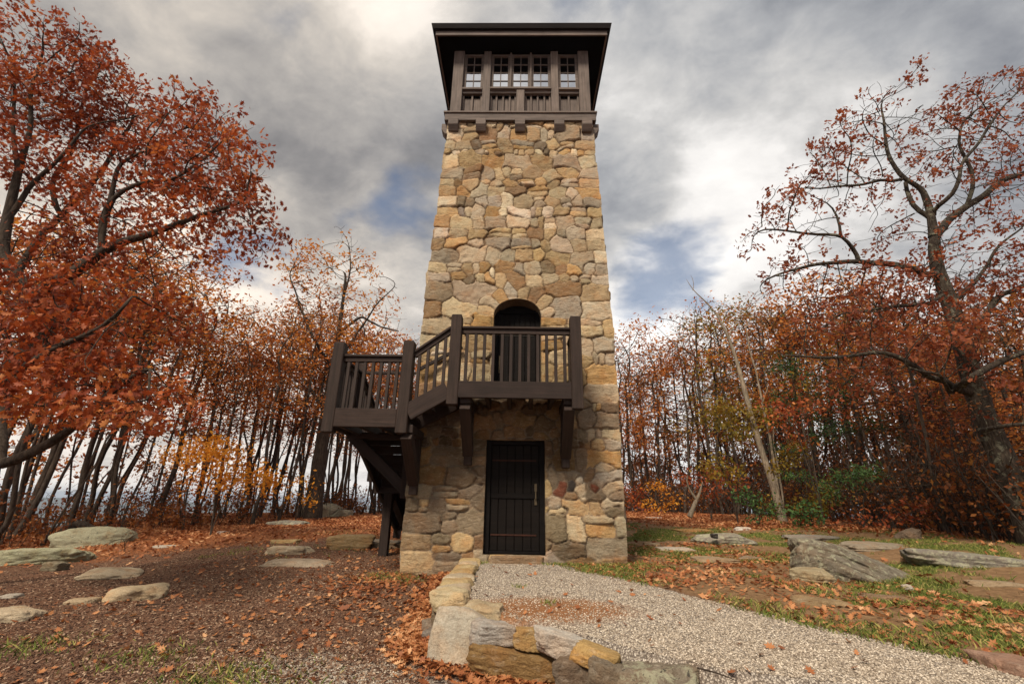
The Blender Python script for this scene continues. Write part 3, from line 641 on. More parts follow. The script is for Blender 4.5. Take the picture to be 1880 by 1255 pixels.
hull_rock("rock", np.array([(-.86, .05, .66), (-.80, .42, .62), (-.50, -.05, .63), (-.25, .60, .62), (.40, .62, .48), (1.02, .28, .14), (1.12, .02, .02), (1.0, -.22, -.05), (.35, -.62, -.08), (-.05, -.68, .0), (-.62, -.42, .30), (-.98, -.15, .28), (-1.02, .2, .2), (-.98, -.1, -.2), (-.4, -.5, -.25), (.4, -.5, -.25), (1.0, 0, -.25), (.8, .6, -.2), (-.7, .6, -.2)]) * BS,
          "large tilted dark boulder with slanting layers standing in the grass on the right", "rock", (.19, .165, .125), 'rock_s', tuple(b0), ledges=((.42, .30, .86), .17, .07), rough=.09, n=64)
field_rock("tan wedge of rock propped under the tilted dark boulder", 1494, 1066, 52, .30, .5, col=(.42, .35, .22), sink=.4, rot=R(20), group=GR, layers=.05)
field_rock("low grey rock with a dark hollow on its top, grass right of the tower", 1325, 996, 95, .34, 1.0, col=C_GREY, sink=.38, group=GR, mat='rock_l')
field_rock("small black lump standing for the shaded hollow of the low grey rock", 1311, 985, 12, .10, .13, z=.17, col=(.03, .028, .026), sink=.3, n=10, group=GR)  # near-black lump paints the shade inside the rock's hollow
field_rock("flat pale flagstone in grass between the tower and the hollowed rock", 1245, 1010, 68, .16, .5, col=C_PALE, sink=.62, group=GR)
field_rock("flat tan flagstone in front of the hollowed grey rock", 1310, 1031, 72, .22, .55, col=C_TAN, sink=.6, group=GR, layers=.06)
field_rock("thin tan slab flush with the grass behind the hollowed grey rock", 1268, 973, 66, .16, 1.1, col=C_ORA, sink=.7, group=GR)
field_rock("small white stone in the grass behind the hollowed grey rock", 1360, 972, 25, .18, .35, col=(.62, .58, .52), sink=.5, group=GR, n=10)
field_rock("tiny white stone among fallen leaves nearest the wood", 1203, 951, 24, .16, .5, col=(.58, .52, .46), sink=.6, group=GR, n=10)
field_rock("small tan stone in grass close to the tower's right corner", 1195, 1000, 27, .14, .25, col=C_TAN, sink=.55, group=GR, n=10)
field_rock("low grey rock lying behind the tilted dark boulder's left end", 1485, 990, 72, .25, .9, col=C_GREY, sink=.55, group=GR)
field_rock("broad grey and tan rock shelf behind the tilted dark boulder", 1605, 1006, 120, .28, .9, col=(.30, .255, .19), sink=.55, group=GR, layers=.05)
field_rock("rounded knob of rock among fallen leaves on the far right", 1672, 990, 35, .34, .5, col=(.23, .17, .12), sink=.3, group=GR)
field_rock("small brown block between the tilted boulder and the long slab", 1672, 1031, 32, .14, .22, col=(.26, .17, .09), sink=.35, group=GR, boxy=.8, n=10)
field_rock("long grey slab sloping down at the right edge of the clearing", 1785, 1034, 180, .34, .8, col=(.23, .21, .18), mat='rock_l', sink=.52, rot=R(-14), tilt=(0, R(4)), group=GR)
field_rock("thin tan slab in the grass below the long grey slab", 1832, 1073, 88, .14, .35, col=C_TAN, sink=.6, rot=R(-10), group=GR)
field_rock("tan slanting stone half buried in front of the tilted dark boulder", 1508, 1108, 95, .16, .3, col=(.34, .24, .13), sink=.62, rot=R(-25), group=GR)
field_rock("flat brown stone flush with the dirt right of the boulder's foot", 1622, 1098, 70, .12, .3, col=(.27, .19, .12), sink=.68, rot=R(-10), group=GR)
field_rock("small pale stone in the dirt below the boulder's right tip", 1668, 1082, 15, .09, .12, col=C_PALE, sink=.4, n=10, group=GR)
field_rock("low brown stone in grass right of the small flat flagstone", 1377, 1026, 42, .14, .3, col=(.28, .21, .14), sink=.6, group=GR, n=10)
# left of the tower
field_rock("large pale lichened boulder at the edge of the left wood", 586, 948, 82, .95, 1.6, col=(.36, .31, .24), mat='rock_l', sink=.2, n=40, group=GL, boxy=.2, rot=R(-5))
field_rock("smaller rock against the right end of the large lichened boulder", 628, 948, 26, .5, .7, col=(.36, .33, .25), mat='rock_l', sink=.3, group=GL)
field_rock("low grey rock left of the large lichened boulder by the wood", 530, 963, 66, .34, 1.0, col=(.24, .22, .19), mat='rock_l', sink=.45, group=GL)
field_rock("thick mossy tan block lying left of the stair post", 640, 1006, 84, .50, .8, col=(.34, .24, .12), sink=.28, boxy=.9, group=GL, layers=.04, rot=R(8))
field_rock("wide flat grey slab in the mulch in front of the mossy block", 552, 1034, 128, .22, .85, col=(.33, .27, .20), sink=.58, boxy=1.0, group=GL, soft=16)
field_rock("pointed cream rock lying just behind the wide flat slab", 533, 1014, 74, .30, .6, col=C_CRM, sink=.5, group=GL)
field_rock("thin yellowish slab behind the pointed cream rock", 524, 994, 52, .16, .6, col=(.42, .31, .15), sink=.62, group=GL)
field_rock("long lichen covered rock hump under the left wood", 176, 998, 112, 1.05, 1.5, col=(.36, .35, .24), mat='rock_l', sink=.46, n=40, rot=R(30), rough=.07, soft=5., planes=7, group=GL)
field_rock("long low lichened ledge running down to the left edge of the picture", 58, 1030, 150, .62, 1.2, col=(.34, .34, .22), mat='rock_l', sink=.52, n=40, rot=R(20), rough=.07, soft=5., planes=7, group=GL)
field_rock("small brown stone below the lichened rocks on the left", 100, 1046, 34, .26, .35, col=(.22, .19, .13), sink=.4, group=GL)
field_rock("cream rock hump in the mulch, farther of the two middle ones on the left", 202, 1058, 86, .26, .6, col=C_CRM, sink=.5, group=GL, rot=R(12))
field_rock("cream pointed rock in the mulch with a stick lying beside it", 250, 1096, 92, .28, .5, col=(.50, .40, .26), sink=.48, group=GL, rot=R(16), tilt=(0, R(-5)))
field_rock("small broken pale stones half buried left of the pointed cream rock", 150, 1106, 44, .12, .25, col=(.44, .34, .22), sink=.5, group=GL, n=10)
field_rock("cream rock cut by the left edge of the picture", 22, 1134, 80, .24, .45, col=C_CRM, sink=.55, group=GL, rot=R(8))
field_rock("thin flat stone in the leaves halfway back on the left", 305, 1003, 36, .12, .5, col=C_PALE, sink=.65, group=GL, n=10)
field_rock("small white stone far back on the left lawn", 408, 978, 18, .16, .4, col=(.62, .58, .52), sink=.6, group=GL, n=10)
field_rock("flat grey flagstones under and behind the rear stair post", 690, 996, 100, .2, 1.6, col=(.36, .30, .22), sink=.55, group=GL, boxy=1, soft=16)
field_rock("tan footing stone beneath the foot of the stair post", 703, 1006, 62, .22, .5, col=(.30, .23, .15), sink=.35, group=GL, boxy=1, soft=16)
field_rock("thin pale stone at the left edge beside the cream rocks", 18, 1096, 34, .08, .2, col=C_PALE, sink=.5, group=GL, n=10)
# door sill
o = rock_mesh("door_sill", (1.26, .42, .26), 77, (.30, .21, .13), M['rock_c'], n=22, loc=(0, 0, 0), boxy=1.2, soft=18, rough=.03); o.location = (TX, .06, -.125)
tag(o, "cracked flat stone doorstep under the lower door", "doorstep")

# retaining wall ---------------------------------------------------------
rw = empty("retaining_wall", (-.9, -3.2, -.4), label="low dry stone retaining wall holding up the gravel path", cat="retaining wall")
def wall_stone(px, py, z, size, col, rot=0, tilt=(0, 0), seed=1, boxy=.5, n=22, label=None, planes=9, layers=0.0, soft=11., mat='rock_c', Y=None):
    p = atz(px, py, z) if Y is None else at(px, py, Y); z = p[2]; o = rock_mesh("stone", size, seed, col, M[mat], n=n, parent=rw, rot=rot, tilt=tilt, loc=(p[0], p[1] + (0 if Y is None else size[1] * .4), z), boxy=boxy, planes=planes, layers=layers, rough=.07, soft=max(soft, 18))
    if label: o["label"] = label
CY = (.50, .38, .20)
for i, (yy, xx, ww, dd) in enumerate([(-.12, -.79, .40, .34), (-.48, -.79, .36, .40), (-.90, -.80, .40, .42), (-1.34, -.79, .38, .46), (-1.80, -.78, .40, .46), (-2.26, -.76, .42, .48), (-2.72, -.74, .42, .46)]):
    o = rock_mesh("stone", (ww * 1.12, dd * 1.15, .21), 200 + i, [CY, C_CRM, CY, (.46, .33, .16), C_CRM, CY, C_CRM][i], M['rock_c'], parent=rw, loc=(xx, yy, -.165 - .006 * i), boxy=.9, rough=.05, soft=12)
for i, (yy, hh) in enumerate([(-.25, .3), (-.8, .32), (-1.35, .34), (-1.9, .36), (-2.5, .40), (-3.0, .42)]):
    rock_mesh("stone", (.34, .66, hh * 1.2), 230 + i, [(.30, .22, .13), (.36, .28, .18), (.24, .19, .13)][i % 3], M['rock_c'], parent=rw, loc=(-.79 + .012 * i, yy, -.38 - .01 * i), boxy=.8, rough=.05)
wall_stone(829, 1103, -.19, (.44, .38, .24), (.54, .45, .28), rot=R(-4), seed=260, boxy=.3)
wall_stone(884, 1128, -.22, (.52, .34, .22), (.52, .43, .28), rot=R(-16), seed=261, boxy=.7)
pc = at(850, 1166, -3.92)
hull_rock("stone", [(-.27, .06, .25), (-.02, .12, .24), (.17, .02, .17), (.35, .04, .06), (.34, .14, -.24), (-.02, -.30, -.33), (-.12, -.27, -.31), (-.34, -.02, -.20), (-.34, .02, -.02), (-.30, .24, -.3), (.3, .3, -.3), (.1, .3, .2), (-.22, .28, .2)], "big pale wedge shaped corner stone", "rock", (.50, .45, .36), 'rock_c', tuple(pc + [0, 0, -.005]), parent=rw, n=44, rough=.05, soft=30)
wall_stone(905, 1160, -.24, (.46, .26, .20), (.42, .39, .35), rot=R(-14), seed=263, boxy=.6, mat='rock_c')
wall_stone(969, 1168, -.25, (.30, .24, .18), (.44, .30, .13), rot=R(-12), seed=264, boxy=1.0)
wall_stone(1030, 1182, -.25, (.46, .24, .18), (.54, .50, .44), rot=R(-26), seed=265, boxy=.5, tilt=(0, R(6)), label="white rounded coping stone")
wall_stone(1097, 1207, -.28, (.46, .24, .17), (.48, .32, .13), rot=R(-30), seed=266, boxy=1.0, tilt=(0, R(8)), label="orange flat coping stone")
wall_stone(958, 1232, 0, (1.0, .30, .30), (.30, .185, .075), rot=R(-14), seed=267, boxy=1.1, Y=-4.42, n=40, label="large rough brown stone low in the wall", soft=14, layers=.03)
wall_stone(872, 1208, 0, (.17, .18, .18), (.36, .27, .16), Y=-4.2, seed=268, n=10, boxy=1)
wall_stone(889, 1186, 0, (.2, .2, .17), (.30, .20, .09), Y=-4.15, seed=281, n=10, boxy=1)
wall_stone(1066, 1248, 0, (.36, .3, .30), (.20, .16, .12), Y=-4.75, rot=R(-20), seed=269, boxy=.4)
wall_stone(1120, 1262, 0, (.3, .3, .3), (.22, .18, .13), Y=-5.0, rot=R(-20), seed=270, boxy=.4)
wall_stone(1212, 1272, -.42, (.60, .46, .34), (.24, .20, .15), rot=R(-14), seed=271, boxy=.2, n=40, mat='rock_l')
wall_stone(1350, 1260, -.37, (.56, .42, .30), (.26, .20, .155), rot=R(-14), seed=272, boxy=.3, n=40)
wall_stone(1450, 1272, -.37, (.5, .4, .3), (.32, .23, .13), rot=R(-14), seed=273, boxy=.3)
wall_stone(1885, 1244, -.25, (.4, .4, .22), (.40, .25, .18), seed=274, boxy=.2)
wall_stone(790, 1152, -.50, (.2, .22, .2), (.3, .25, .2), seed=275, n=10)
wall_stone(792, 1172, -.54, (.18, .2, .2), (.25, .22, .19), seed=276, n=10)

# ------------------------------------------------------------------ cabin and roof on the tower
Wd = M['cabin']; CY0 = TY - 1.82                    # front plane of the cabin
def ring(name, half, y_out, z0, z1, mat, parent, thick):
    """four butt-jointed beams round the tower at half-width 'half'"""
    zc, h = (z0 + z1) / 2, z1 - z0; t = thick
    beam(name, (TX - half, TY - half + t / 2, zc), (TX + half, TY - half + t / 2, zc), t, h, mat, parent)
    beam(name, (TX - half, TY + half - t / 2, zc), (TX + half, TY + half - t / 2, zc), t, h, mat, parent)
    beam(name, (TX - half + t / 2, TY - half + t + .001, zc), (TX - half + t / 2, TY + half - t - .001, zc), t, h, mat, parent)
    beam(name, (TX + half - t / 2, TY - half + t + .001, zc), (TX + half - t / 2, TY + half - t - .001, zc), t, h, mat, parent)
ring("girdle_beam", 1.92, 0, 9.97, 10.19, Wd, tower, .30)
ring("ledge", 1.95, 0, 10.192, 10.25, Wd, tower, .34)
for side in range(4):
    a = side * math.pi / 2; ca, sa = math.cos(a), math.sin(a)
    def W(x, y, z): return (TX + x * ca - y * sa, TY + x * sa + y * ca, z)
    for xc in (-1.68, -.985, 0.0, .985, 1.68):
        bm = bmesh.new(); w2 = .125
        prof = [(-1.55, 9.965), (-2.0, 9.965), (-2.0, 9.78), (-1.90, 9.64), (-1.55, 9.64)]
        vs = [[bm.verts.new(W(xc + sgn * w2, y_, z_)) for y_, z_ in prof] for sgn in (-1, 1)]
        bm.faces.new(vs[0]); bm.faces.new(vs[1][::-1])
        for i in range(5): bm.faces.new((vs[0][i], vs[1][i], vs[1][(i + 1) % 5], vs[0][(i + 1) % 5]))
        bmesh.ops.recalc_face_normals(bm, faces=bm.faces[:]); bmesh.ops.bevel(bm, geom=bm.edges[:], offset=.008, segments=1, affect='EDGES')
        me = bpy.data.meshes.new("corbel"); bm.to_mesh(me); bm.free(); me.materials.append(Wd); o = bpy.data.objects.new("corbel", me); COL.objects.link(o); adopt(o, tower)
    if side == 2: pass
    # posts
    pz0, pz1 = 10.25, 12.50
    if side % 2 == 0:
        for xc in (-1.68, 1.68): beam("post", W(xc, -1.68, pz0), W(xc, -1.68, pz1), .28, .28, Wd, tower, up=(0, 1, 0))
    for xc in (-.905, .905): beam("post", W(xc, -1.70, pz0), W(xc, -1.70, pz1), .20, .22, Wd, tower, up=(ca * 0 - sa, ca, 0) if side % 2 else (0, 1, 0))
    beam("post", W(0.0, -1.71, pz0), W(0.0, -1.71, 11.115), .21, .22, Wd, tower, up=(-sa, ca, 0))
    # sills and panel boards
    for x0, x1 in ((-1.54, -1.006), (1.006, 1.54)):
        beam("sill", W(x0, -1.74, 11.15), W(x1, -1.74, 11.15), .17, .07, Wd, tower)
        beam("panel_rail", W(x0, -1.715, 11.07), W(x1, -1.715, 11.07), .10, .088, Wd, tower)
    beam("sill", W(-.804, -1.75, 11.15), W(.804, -1.75, 11.15), .19, .07, Wd, tower)
    for x0, x1 in ((-.804, -.108), (.108, .804)): beam("panel_rail", W(x0, -1.725, 11.07), W(x1, -1.725, 11.07), .10, .088, Wd, tower)
    for x0, x1, nb_ in ((-1.54, -1.006, 2), (1.006, 1.54, 2), (-.804, -.108, 4), (.108, .804, 4)):
        ww = (x1 - x0) / nb_
        for i in range(nb_):
            xa, xb = x0 + i * ww, x0 + (i + 1) * ww
            beam("panel_board", W((xa + xb) / 2, -1.64, 10.25), W((xa + xb) / 2, -1.64, 10.955), ww - .004, .05, Wd, tower, up=(-sa, ca, 0)) if side in (0,) else None
        if side == 0:
            for i in range(nb_ + 1):
                xm = min(max(x0 + i * ww, x0 + .026), x1 - .026)
                beam("batten", W(xm, -1.69, 10.25), W(xm, -1.69, 11.025), .05, .045, Wd, tower, up=(-sa, ca, 0))
    # windows
    for x0, x1, kind_ in ((-1.54, -1.006, 's'), (1.006, 1.54, 's'), (-.804, -.278, 'm'), (-.262, .262, 'm'), (.278, .804, 'm')):
        z0, z1 = 11.19, 12.49
        fr = MB(); loc = []
        def bx(a0, a1, b0, b1, c0, c1):                  # box in side space (x, depth, z)
            q0, q1 = W(a0, b0, c0), W(a1, b1, c1); fr.box(min(q0[0], q1[0]), max(q0[0], q1[0]), min(q0[1], q1[1]), max(q0[1], q1[1]), c0, c1, .004)
        t = .07
        bx(x0, x0 + t, -1.72, -1.65, z0, z1); bx(x1 - t, x1, -1.72, -1.65, z0, z1); bx(x0 + t, x1 - t, -1.718, -1.652, z0, z0 + .06); bx(x0 + t, x1 - t, -1.718, -1.652, z1 - .06, z1)
        xm = (x0 + x1) / 2; bx(xm - .012, xm + .012, -1.705, -1.672, z0 + .06, z1 - .06)
        for i in (1, 2, 3): zc = z0 + .06 + (z1 - z0 - .12) * i / 4; bx(x0 + t, xm - .012, -1.703, -1.674, zc - .012, zc + .012); bx(xm + .012, x1 - t, -1.703, -1.674, zc - .012, zc + .012)
        wnd = fr.build("window", Wd, tower)
        gl = MB(); q0, q1 = W(x0 + t - .005, -1.684, 0), W(x1 - t + .005, -1.680, 0)
        gl.box(min(q0[0], q1[0]), max(q0[0], q1[0]), min(q0[1], q1[1]), max(q0[1], q1[1]), z0 + .055, z1 - .055, 0); gl.build("pane", M['glass'], wnd)
    for xm in (-.270, .270): beam("mullion", W(xm, -1.73, 11.19), W(xm, -1.73, 12.49), .05, .10, Wd, tower, up=(-sa, ca, 0))
ib = MB(); ib.box(TX - 1.55, TX + 1.55, TY - 1.58, TY + 1.55, 9.9, 12.48, 0); ib.build("inner_room", M['inside'], tower)
# roof
EH = 2.27; zs0 = 12.52
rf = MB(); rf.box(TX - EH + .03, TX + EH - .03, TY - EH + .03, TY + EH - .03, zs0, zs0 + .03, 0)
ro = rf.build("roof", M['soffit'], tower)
def ringp(name, half, z0, z1, mat, parent, t):
    zc, h = (z0 + z1) / 2, z1 - z0
    for s_ in (-1, 1):
        beam(name, (TX - half, TY + s_ * (half - t / 2), zc), (TX + half, TY + s_ * (half - t / 2), zc), t, h, mat, parent)
        beam(name, (TX + s_ * (half - t / 2), TY - half + t + .001, zc), (TX + s_ * (half - t / 2), TY + half - t - .001, zc), t, h, mat, parent)
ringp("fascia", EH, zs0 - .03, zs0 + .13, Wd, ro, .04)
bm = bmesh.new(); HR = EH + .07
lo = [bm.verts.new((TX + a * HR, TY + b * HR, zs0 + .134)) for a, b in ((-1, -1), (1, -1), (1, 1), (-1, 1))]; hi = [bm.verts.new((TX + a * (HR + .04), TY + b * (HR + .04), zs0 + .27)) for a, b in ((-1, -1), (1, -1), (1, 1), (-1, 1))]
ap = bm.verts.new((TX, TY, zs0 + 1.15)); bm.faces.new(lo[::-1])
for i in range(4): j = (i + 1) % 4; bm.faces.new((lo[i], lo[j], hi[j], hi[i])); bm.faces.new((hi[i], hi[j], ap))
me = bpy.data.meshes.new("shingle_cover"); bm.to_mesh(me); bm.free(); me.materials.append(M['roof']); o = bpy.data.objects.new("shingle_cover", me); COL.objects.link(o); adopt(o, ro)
# small lightning-cable standoffs on the right wall
for px, py, yy in ((1098, 306, 1.2), (1117, 496, 1.2)):
    p = at(px, py, yy); wx_ = TX + tower_w(p[2])
    s_ = MB(); s_.box(wx_ - .02, wx_ + .20, yy - .008, yy + .008, p[2] - .008, p[2] + .008, 0); s_.box(wx_ + .15, wx_ + .25, yy - .04, yy + .04, p[2] - .045, p[2] + .045, .02); s_.build("cable_standoff", M['iron'], tower)

# ------------------------------------------------------------------ timber stairway and balcony
tb, tp = M['timber'], M['timber_post']
stw = empty("timber_stairway", (-2.6, -.5, -.2), label="dark brown timber balcony and stairway bracketed to the tower's front and left side", cat="stairway")
yf = -1.0
def post(x, z0, z1, y=yf, wd=.20):
    o = beam("post", (x, y, z0), (x, y, z1), wd, wd, tp, stw, up=(0, 1, 0), ch=.012)
    b = MB(); b.box(x - wd / 2 + .012, x + wd / 2 - .012, y - wd / 2 + .012, y + wd / 2 - .012, z1 - .001, z1 + .018, .015); c = b.build("post_cap", tb, o); c.matrix_parent_inverse = p_inv2(o)
    return o
def p_inv2(p):
    return (Matrix.Translation(p.parent.location) @ p.matrix_parent_inverse @ Matrix.LocRotScale(p.location, p.rotation_euler, p.scale)).inverted()
P1, P2, P3, P4 = -3.265, -1.99, -1.145, 1.05
post(P1, 1.94, 3.56); post(P2, 1.94, 3.60); post(P3, 2.45, 4.13); post(P4, 2.40, 4.12)
def railing(x0, x1, za, zb, y, n, base_a, base_b, grp="baluster", axis='x', yy=None, rear=False):
    """top rail, under rail and n balusters between two ends; za/zb top heights at the ends, base_* where balusters stand"""
    def P(t, z): return (x0 + (x1 - x0) * t, y, z) if axis == 'x' else (x0, y + (yy - y) * t, z)
    beam("handrail", P(0, za - .022), P(1, zb - .022), .15, .045, tb, stw)
    beam("under_rail", P(0, za - .09), P(1, zb - .09), .075, .09, tb, stw)
    for i in range(n):
        t = (i + .62) / (n + .24) if not rear else (i + .5) / n
        ztop = za + (zb - za) * t - .13; zb_ = base_a + (base_b - base_a) * t
        beam("baluster", P(t, zb_), P(t, ztop), .055, .055, tb, stw, up=(0, 1, 0), ch=.004)
railing(P3 + .10, P4 - .10, 3.93, 3.925, yf + .02, 12, 2.80, 2.80)
railing(P1 + .10, P2 - .10, 3.355, 3.36, yf + .02, 7, 2.25, 2.25)
railing(P2 + .10, P3 - .10, 3.44, 3.93, yf + .02, 4, 2.30, 2.75)
# rim boards and stringers
beam("rim_board", (P3 + .10, -1.055, 2.722), (P4 - .10, -1.055, 2.722), .075, .30, tb, stw)
beam("rim_board", (P1 + .10, -1.055, 2.198), (P2 - .10, -1.055, 2.198), .075, .32, tb, stw)
sx = P3 - .10 - (P2 + .10)
def stringer(y, x0, x1, z0, z1, w_=.075, h_=.30): beam("stringer", (x0, y, z0), (x1, y, z1), w_, h_, tb, stw)
stringer(-1.055, P2 + .08, P3 - .08, 2.30, 2.71); stringer(-.12, P2 - .1, P3 + .1, 2.22, 2.78)
beam("rim_board", (P1 - .035, -.90, 2.198), (P1 - .035, .16, 2.198), .075, .32, tb, stw); beam("rim_board", (P4 + .035, -.90, 2.722), (P4 + .035, -.06, 2.722), .075, .30, tb, stw)
beam("rim_board", (P3 - .02, -.90, 2.70), (P3 - .02, -.06, 2.70), .06, .26, tb, stw)
# decks as separate boards joined in one mesh each
d = MB(); y = -1.01
while y < -.08: d.box(P3 - .1, P4 + .0, y, min(y + .135, -.045), 2.80, 2.84, .004); y += .142
d.build("balcony_deck", tb, stw)
d = MB(); y = -1.01
while y < .15: d.box(P1, P2 + .12, y, y + .135, 2.285, 2.325, .004); y += .142
d.build("landing_deck", tb, stw)
for i, (x0, z) in enumerate([(P2 + .14, 2.44), (P2 + .36, 2.60)]): d = MB(); d.box(x0, x0 + .27, -1.0, -.15, z, z + .045, .006); d.build("tread", tb, stw)
for x in (-.93, -.55, -.15, .25, .62, .90): beam("joist", (x, -1.01, 2.68), (x, -.05, 2.68), .07, .21, tb, stw)
for x in (-3.1, -2.75, -2.4, -2.08): beam("joist", (x, -1.01, 2.16), (x, .12, 2.16), .07, .22, tb, stw)
# inner wall-side rails
beam("handrail", (P2 - .02, -.10, 3.34), (P3 + .0, -.10, 3.84), .05, .07, tb, stw)
beam("post", (P4, -.12, 2.84), (P4, -.12, 3.92), .09, .09, tp, stw, up=(0, 1, 0)); beam("handrail", (P4, -.88, 3.90), (P4, -.16, 3.90), .14, .045, tb, stw, up=(0, 0, 1))
for i in range(5): beam("baluster", (P4, -.78 + i * .14, 2.82), (P4, -.78 + i * .14, 3.87), .055, .055, tb, stw, up=(0, 1, 0), ch=.004)
# brackets on the front wall
for x, zt, zb_ in ((-.92, 2.56, 1.50), (.91, 2.56, 1.48), (-1.90, 2.03, .96)):
    beam("wall_bracket", (x, -.11, zb_), (x, -.11, zt), .145, .15, tp, stw, up=(0, 1, 0)); beam("brace", (x, -.12, zb_ + .22), (x, -.98, zt - .10), .19, .19, tb, stw)
    beam("bearer", (x, -1.01, zt - .0), (x, -.04, zt - .0), .20, .14, tb, stw)
# side bracket under the landing's outer edge
beam("brace", (-3.22, .13, 2.02), (-2.10, .13, 1.06), .20, .20, tb, stw)
for y in (-.0, .25): pass
beam("wall_bracket", (-2.085, .13, .90), (-2.085, .13, 2.0), .17, .22, tp, stw, up=(0, 1, 0))
beam("bearer", (-3.32, .13, 2.03), (-2.01, .13, 2.03), .21, .10, tb, stw)
# left side railing of the landing
post(P1, 1.98, 3.52, y=.16, wd=.17); railing(P1, 0, 3.34, 3.34, -.90, 6, 2.32, 2.32, axis='y', yy=.08, rear=True)
beam("handrail", (P1 + .09, .16, 3.34), (-2.06, .16, 3.34), .05, .06, tb, stw)
# lower flight going back along the left wall to the ground
def zst(y): return 2.20 - .485 * (y - .1)
ye = 4.55
for x in (-3.20, -2.14): beam("stringer", (x, .16, zst(.16) - .02), (x, ye, zst(ye) - .02), .075, .30, tb, stw)
n = 13
for i in range(n):
    y = .32 + i * (ye - .5) / n; d = MB(); d.box(-3.16, -2.18, y, y + .30, zst(y + .1) + .06, zst(y + .1) + .10, .006); d.build("tread", tb, stw); d = MB(); d.box(-3.158, -2.182, y + .27, y + .298, zst(y + .1) - .12, zst(y + .1) + .055, 0); d.build("shade_riser", tb, stw)  # riser boards added so the space under the flight goes dark
for y in (1.65, 3.1, 4.4): beam("post", (-3.27, y, zst(y) - .2), (-3.27, y, zst(y) + 1.22), .12, .12, tp, stw, up=(0, 1, 0))
beam("handrail", (-3.27, .24, zst(.24) + 1.22), (-3.27, ye, zst(ye) + 1.22), .13, .05, tb, stw); beam("under_rail", (-3.27, .24, zst(.24) + 1.14), (-3.27, ye, zst(ye) + 1.14), .06, .08, tb, stw)
for i in range(24):
    y = .38 + i * .17; beam("baluster", (-3.27, y, zst(y) + .05), (-3.27, y, zst(y) + 1.10), .05, .05, tb, stw, up=(0, 1, 0), ch=.004)
beam("post", (-2.96, 2.2, gz(-2.96, 2.2) - .02), (-2.96, 2.2, 1.01), .19, .19, tp, stw, up=(0, 1, 0)); beam("bearer", (-3.30, 2.2, 1.085), (-1.98, 2.2, 1.085), .19, .15, tb, stw)
beam("brace", (-2.90, 2.34, .95), (-2.90, 4.25, .02), .16, .18, tb, stw)

# ------------------------------------------------------------------ trees
def sca(P0, par0, A, step, kill, infl, iters, g, up=.12, jit=.22):
    """space colonisation: grows nodes from the skeleton P0 towards the points A"""
    P = [np.array(p, float) for p in P0]; par = list(par0); A = np.array(A, float); alive = np.ones(len(A), bool)
    nd = np.full(len(A), 1e9); ni = np.zeros(len(A), int); fresh = list(range(len(P))); kids = {}
    for it in range(iters):
        Q = np.array([P[i] for i in fresh])
        if len(Q):
            d = np.linalg.norm(A[:, None] - Q[None], axis=2); j = d.argmin(1); dm = d[np.arange(len(A)), j]; u = dm < nd
            nd[u] = dm[u]; ni[u] = np.array(fresh)[j[u]]
        alive &= nd > kill
        act = alive & (nd < infl)
        if not act.any(): break
        fresh = []; idx = np.where(act)[0]; own = ni[idx]; o = np.argsort(own, kind='stable'); idx = idx[o]; own = own[o]
        b = np.flatnonzero(np.r_[True, own[1:] != own[:-1]]); e = np.r_[b[1:], len(own)]
        for s0, s1 in zip(b, e):
            n0 = own[s0]; v = A[idx[s0:s1]] - P[n0]; v /= np.linalg.norm(v, axis=1)[:, None] + 1e-9; v = v.mean(0) + g.normal(0, jit, 3) * .5; v[2] += up
            v /= np.linalg.norm(v) + 1e-9; q = P[n0] + v * step
            c = kids.get(n0, 0)
            if c > 3: continue
            kids[n0] = c + 1; P.append(q); par.append(n0); fresh.append(len(P) - 1)
        if not fresh: break
    return np.array(P), np.array(par)
def radii(P, par, r0, ex=2.25, rmin=None):
    n = len(P); s = np.zeros(n); tip = np.ones(n, bool)
    tip[par[par >= 0]] = False
    s[tip] = r0 ** ex
    for i in range(n - 1, 0, -1):
        if par[i] >= 0: s[par[i]] += s[i] if s[i] > 0 else 0
    r = s ** (1 / ex)
    if rmin is not None: r[:len(rmin)] = np.maximum(r[:len(rmin)], rmin)
    return r, tip
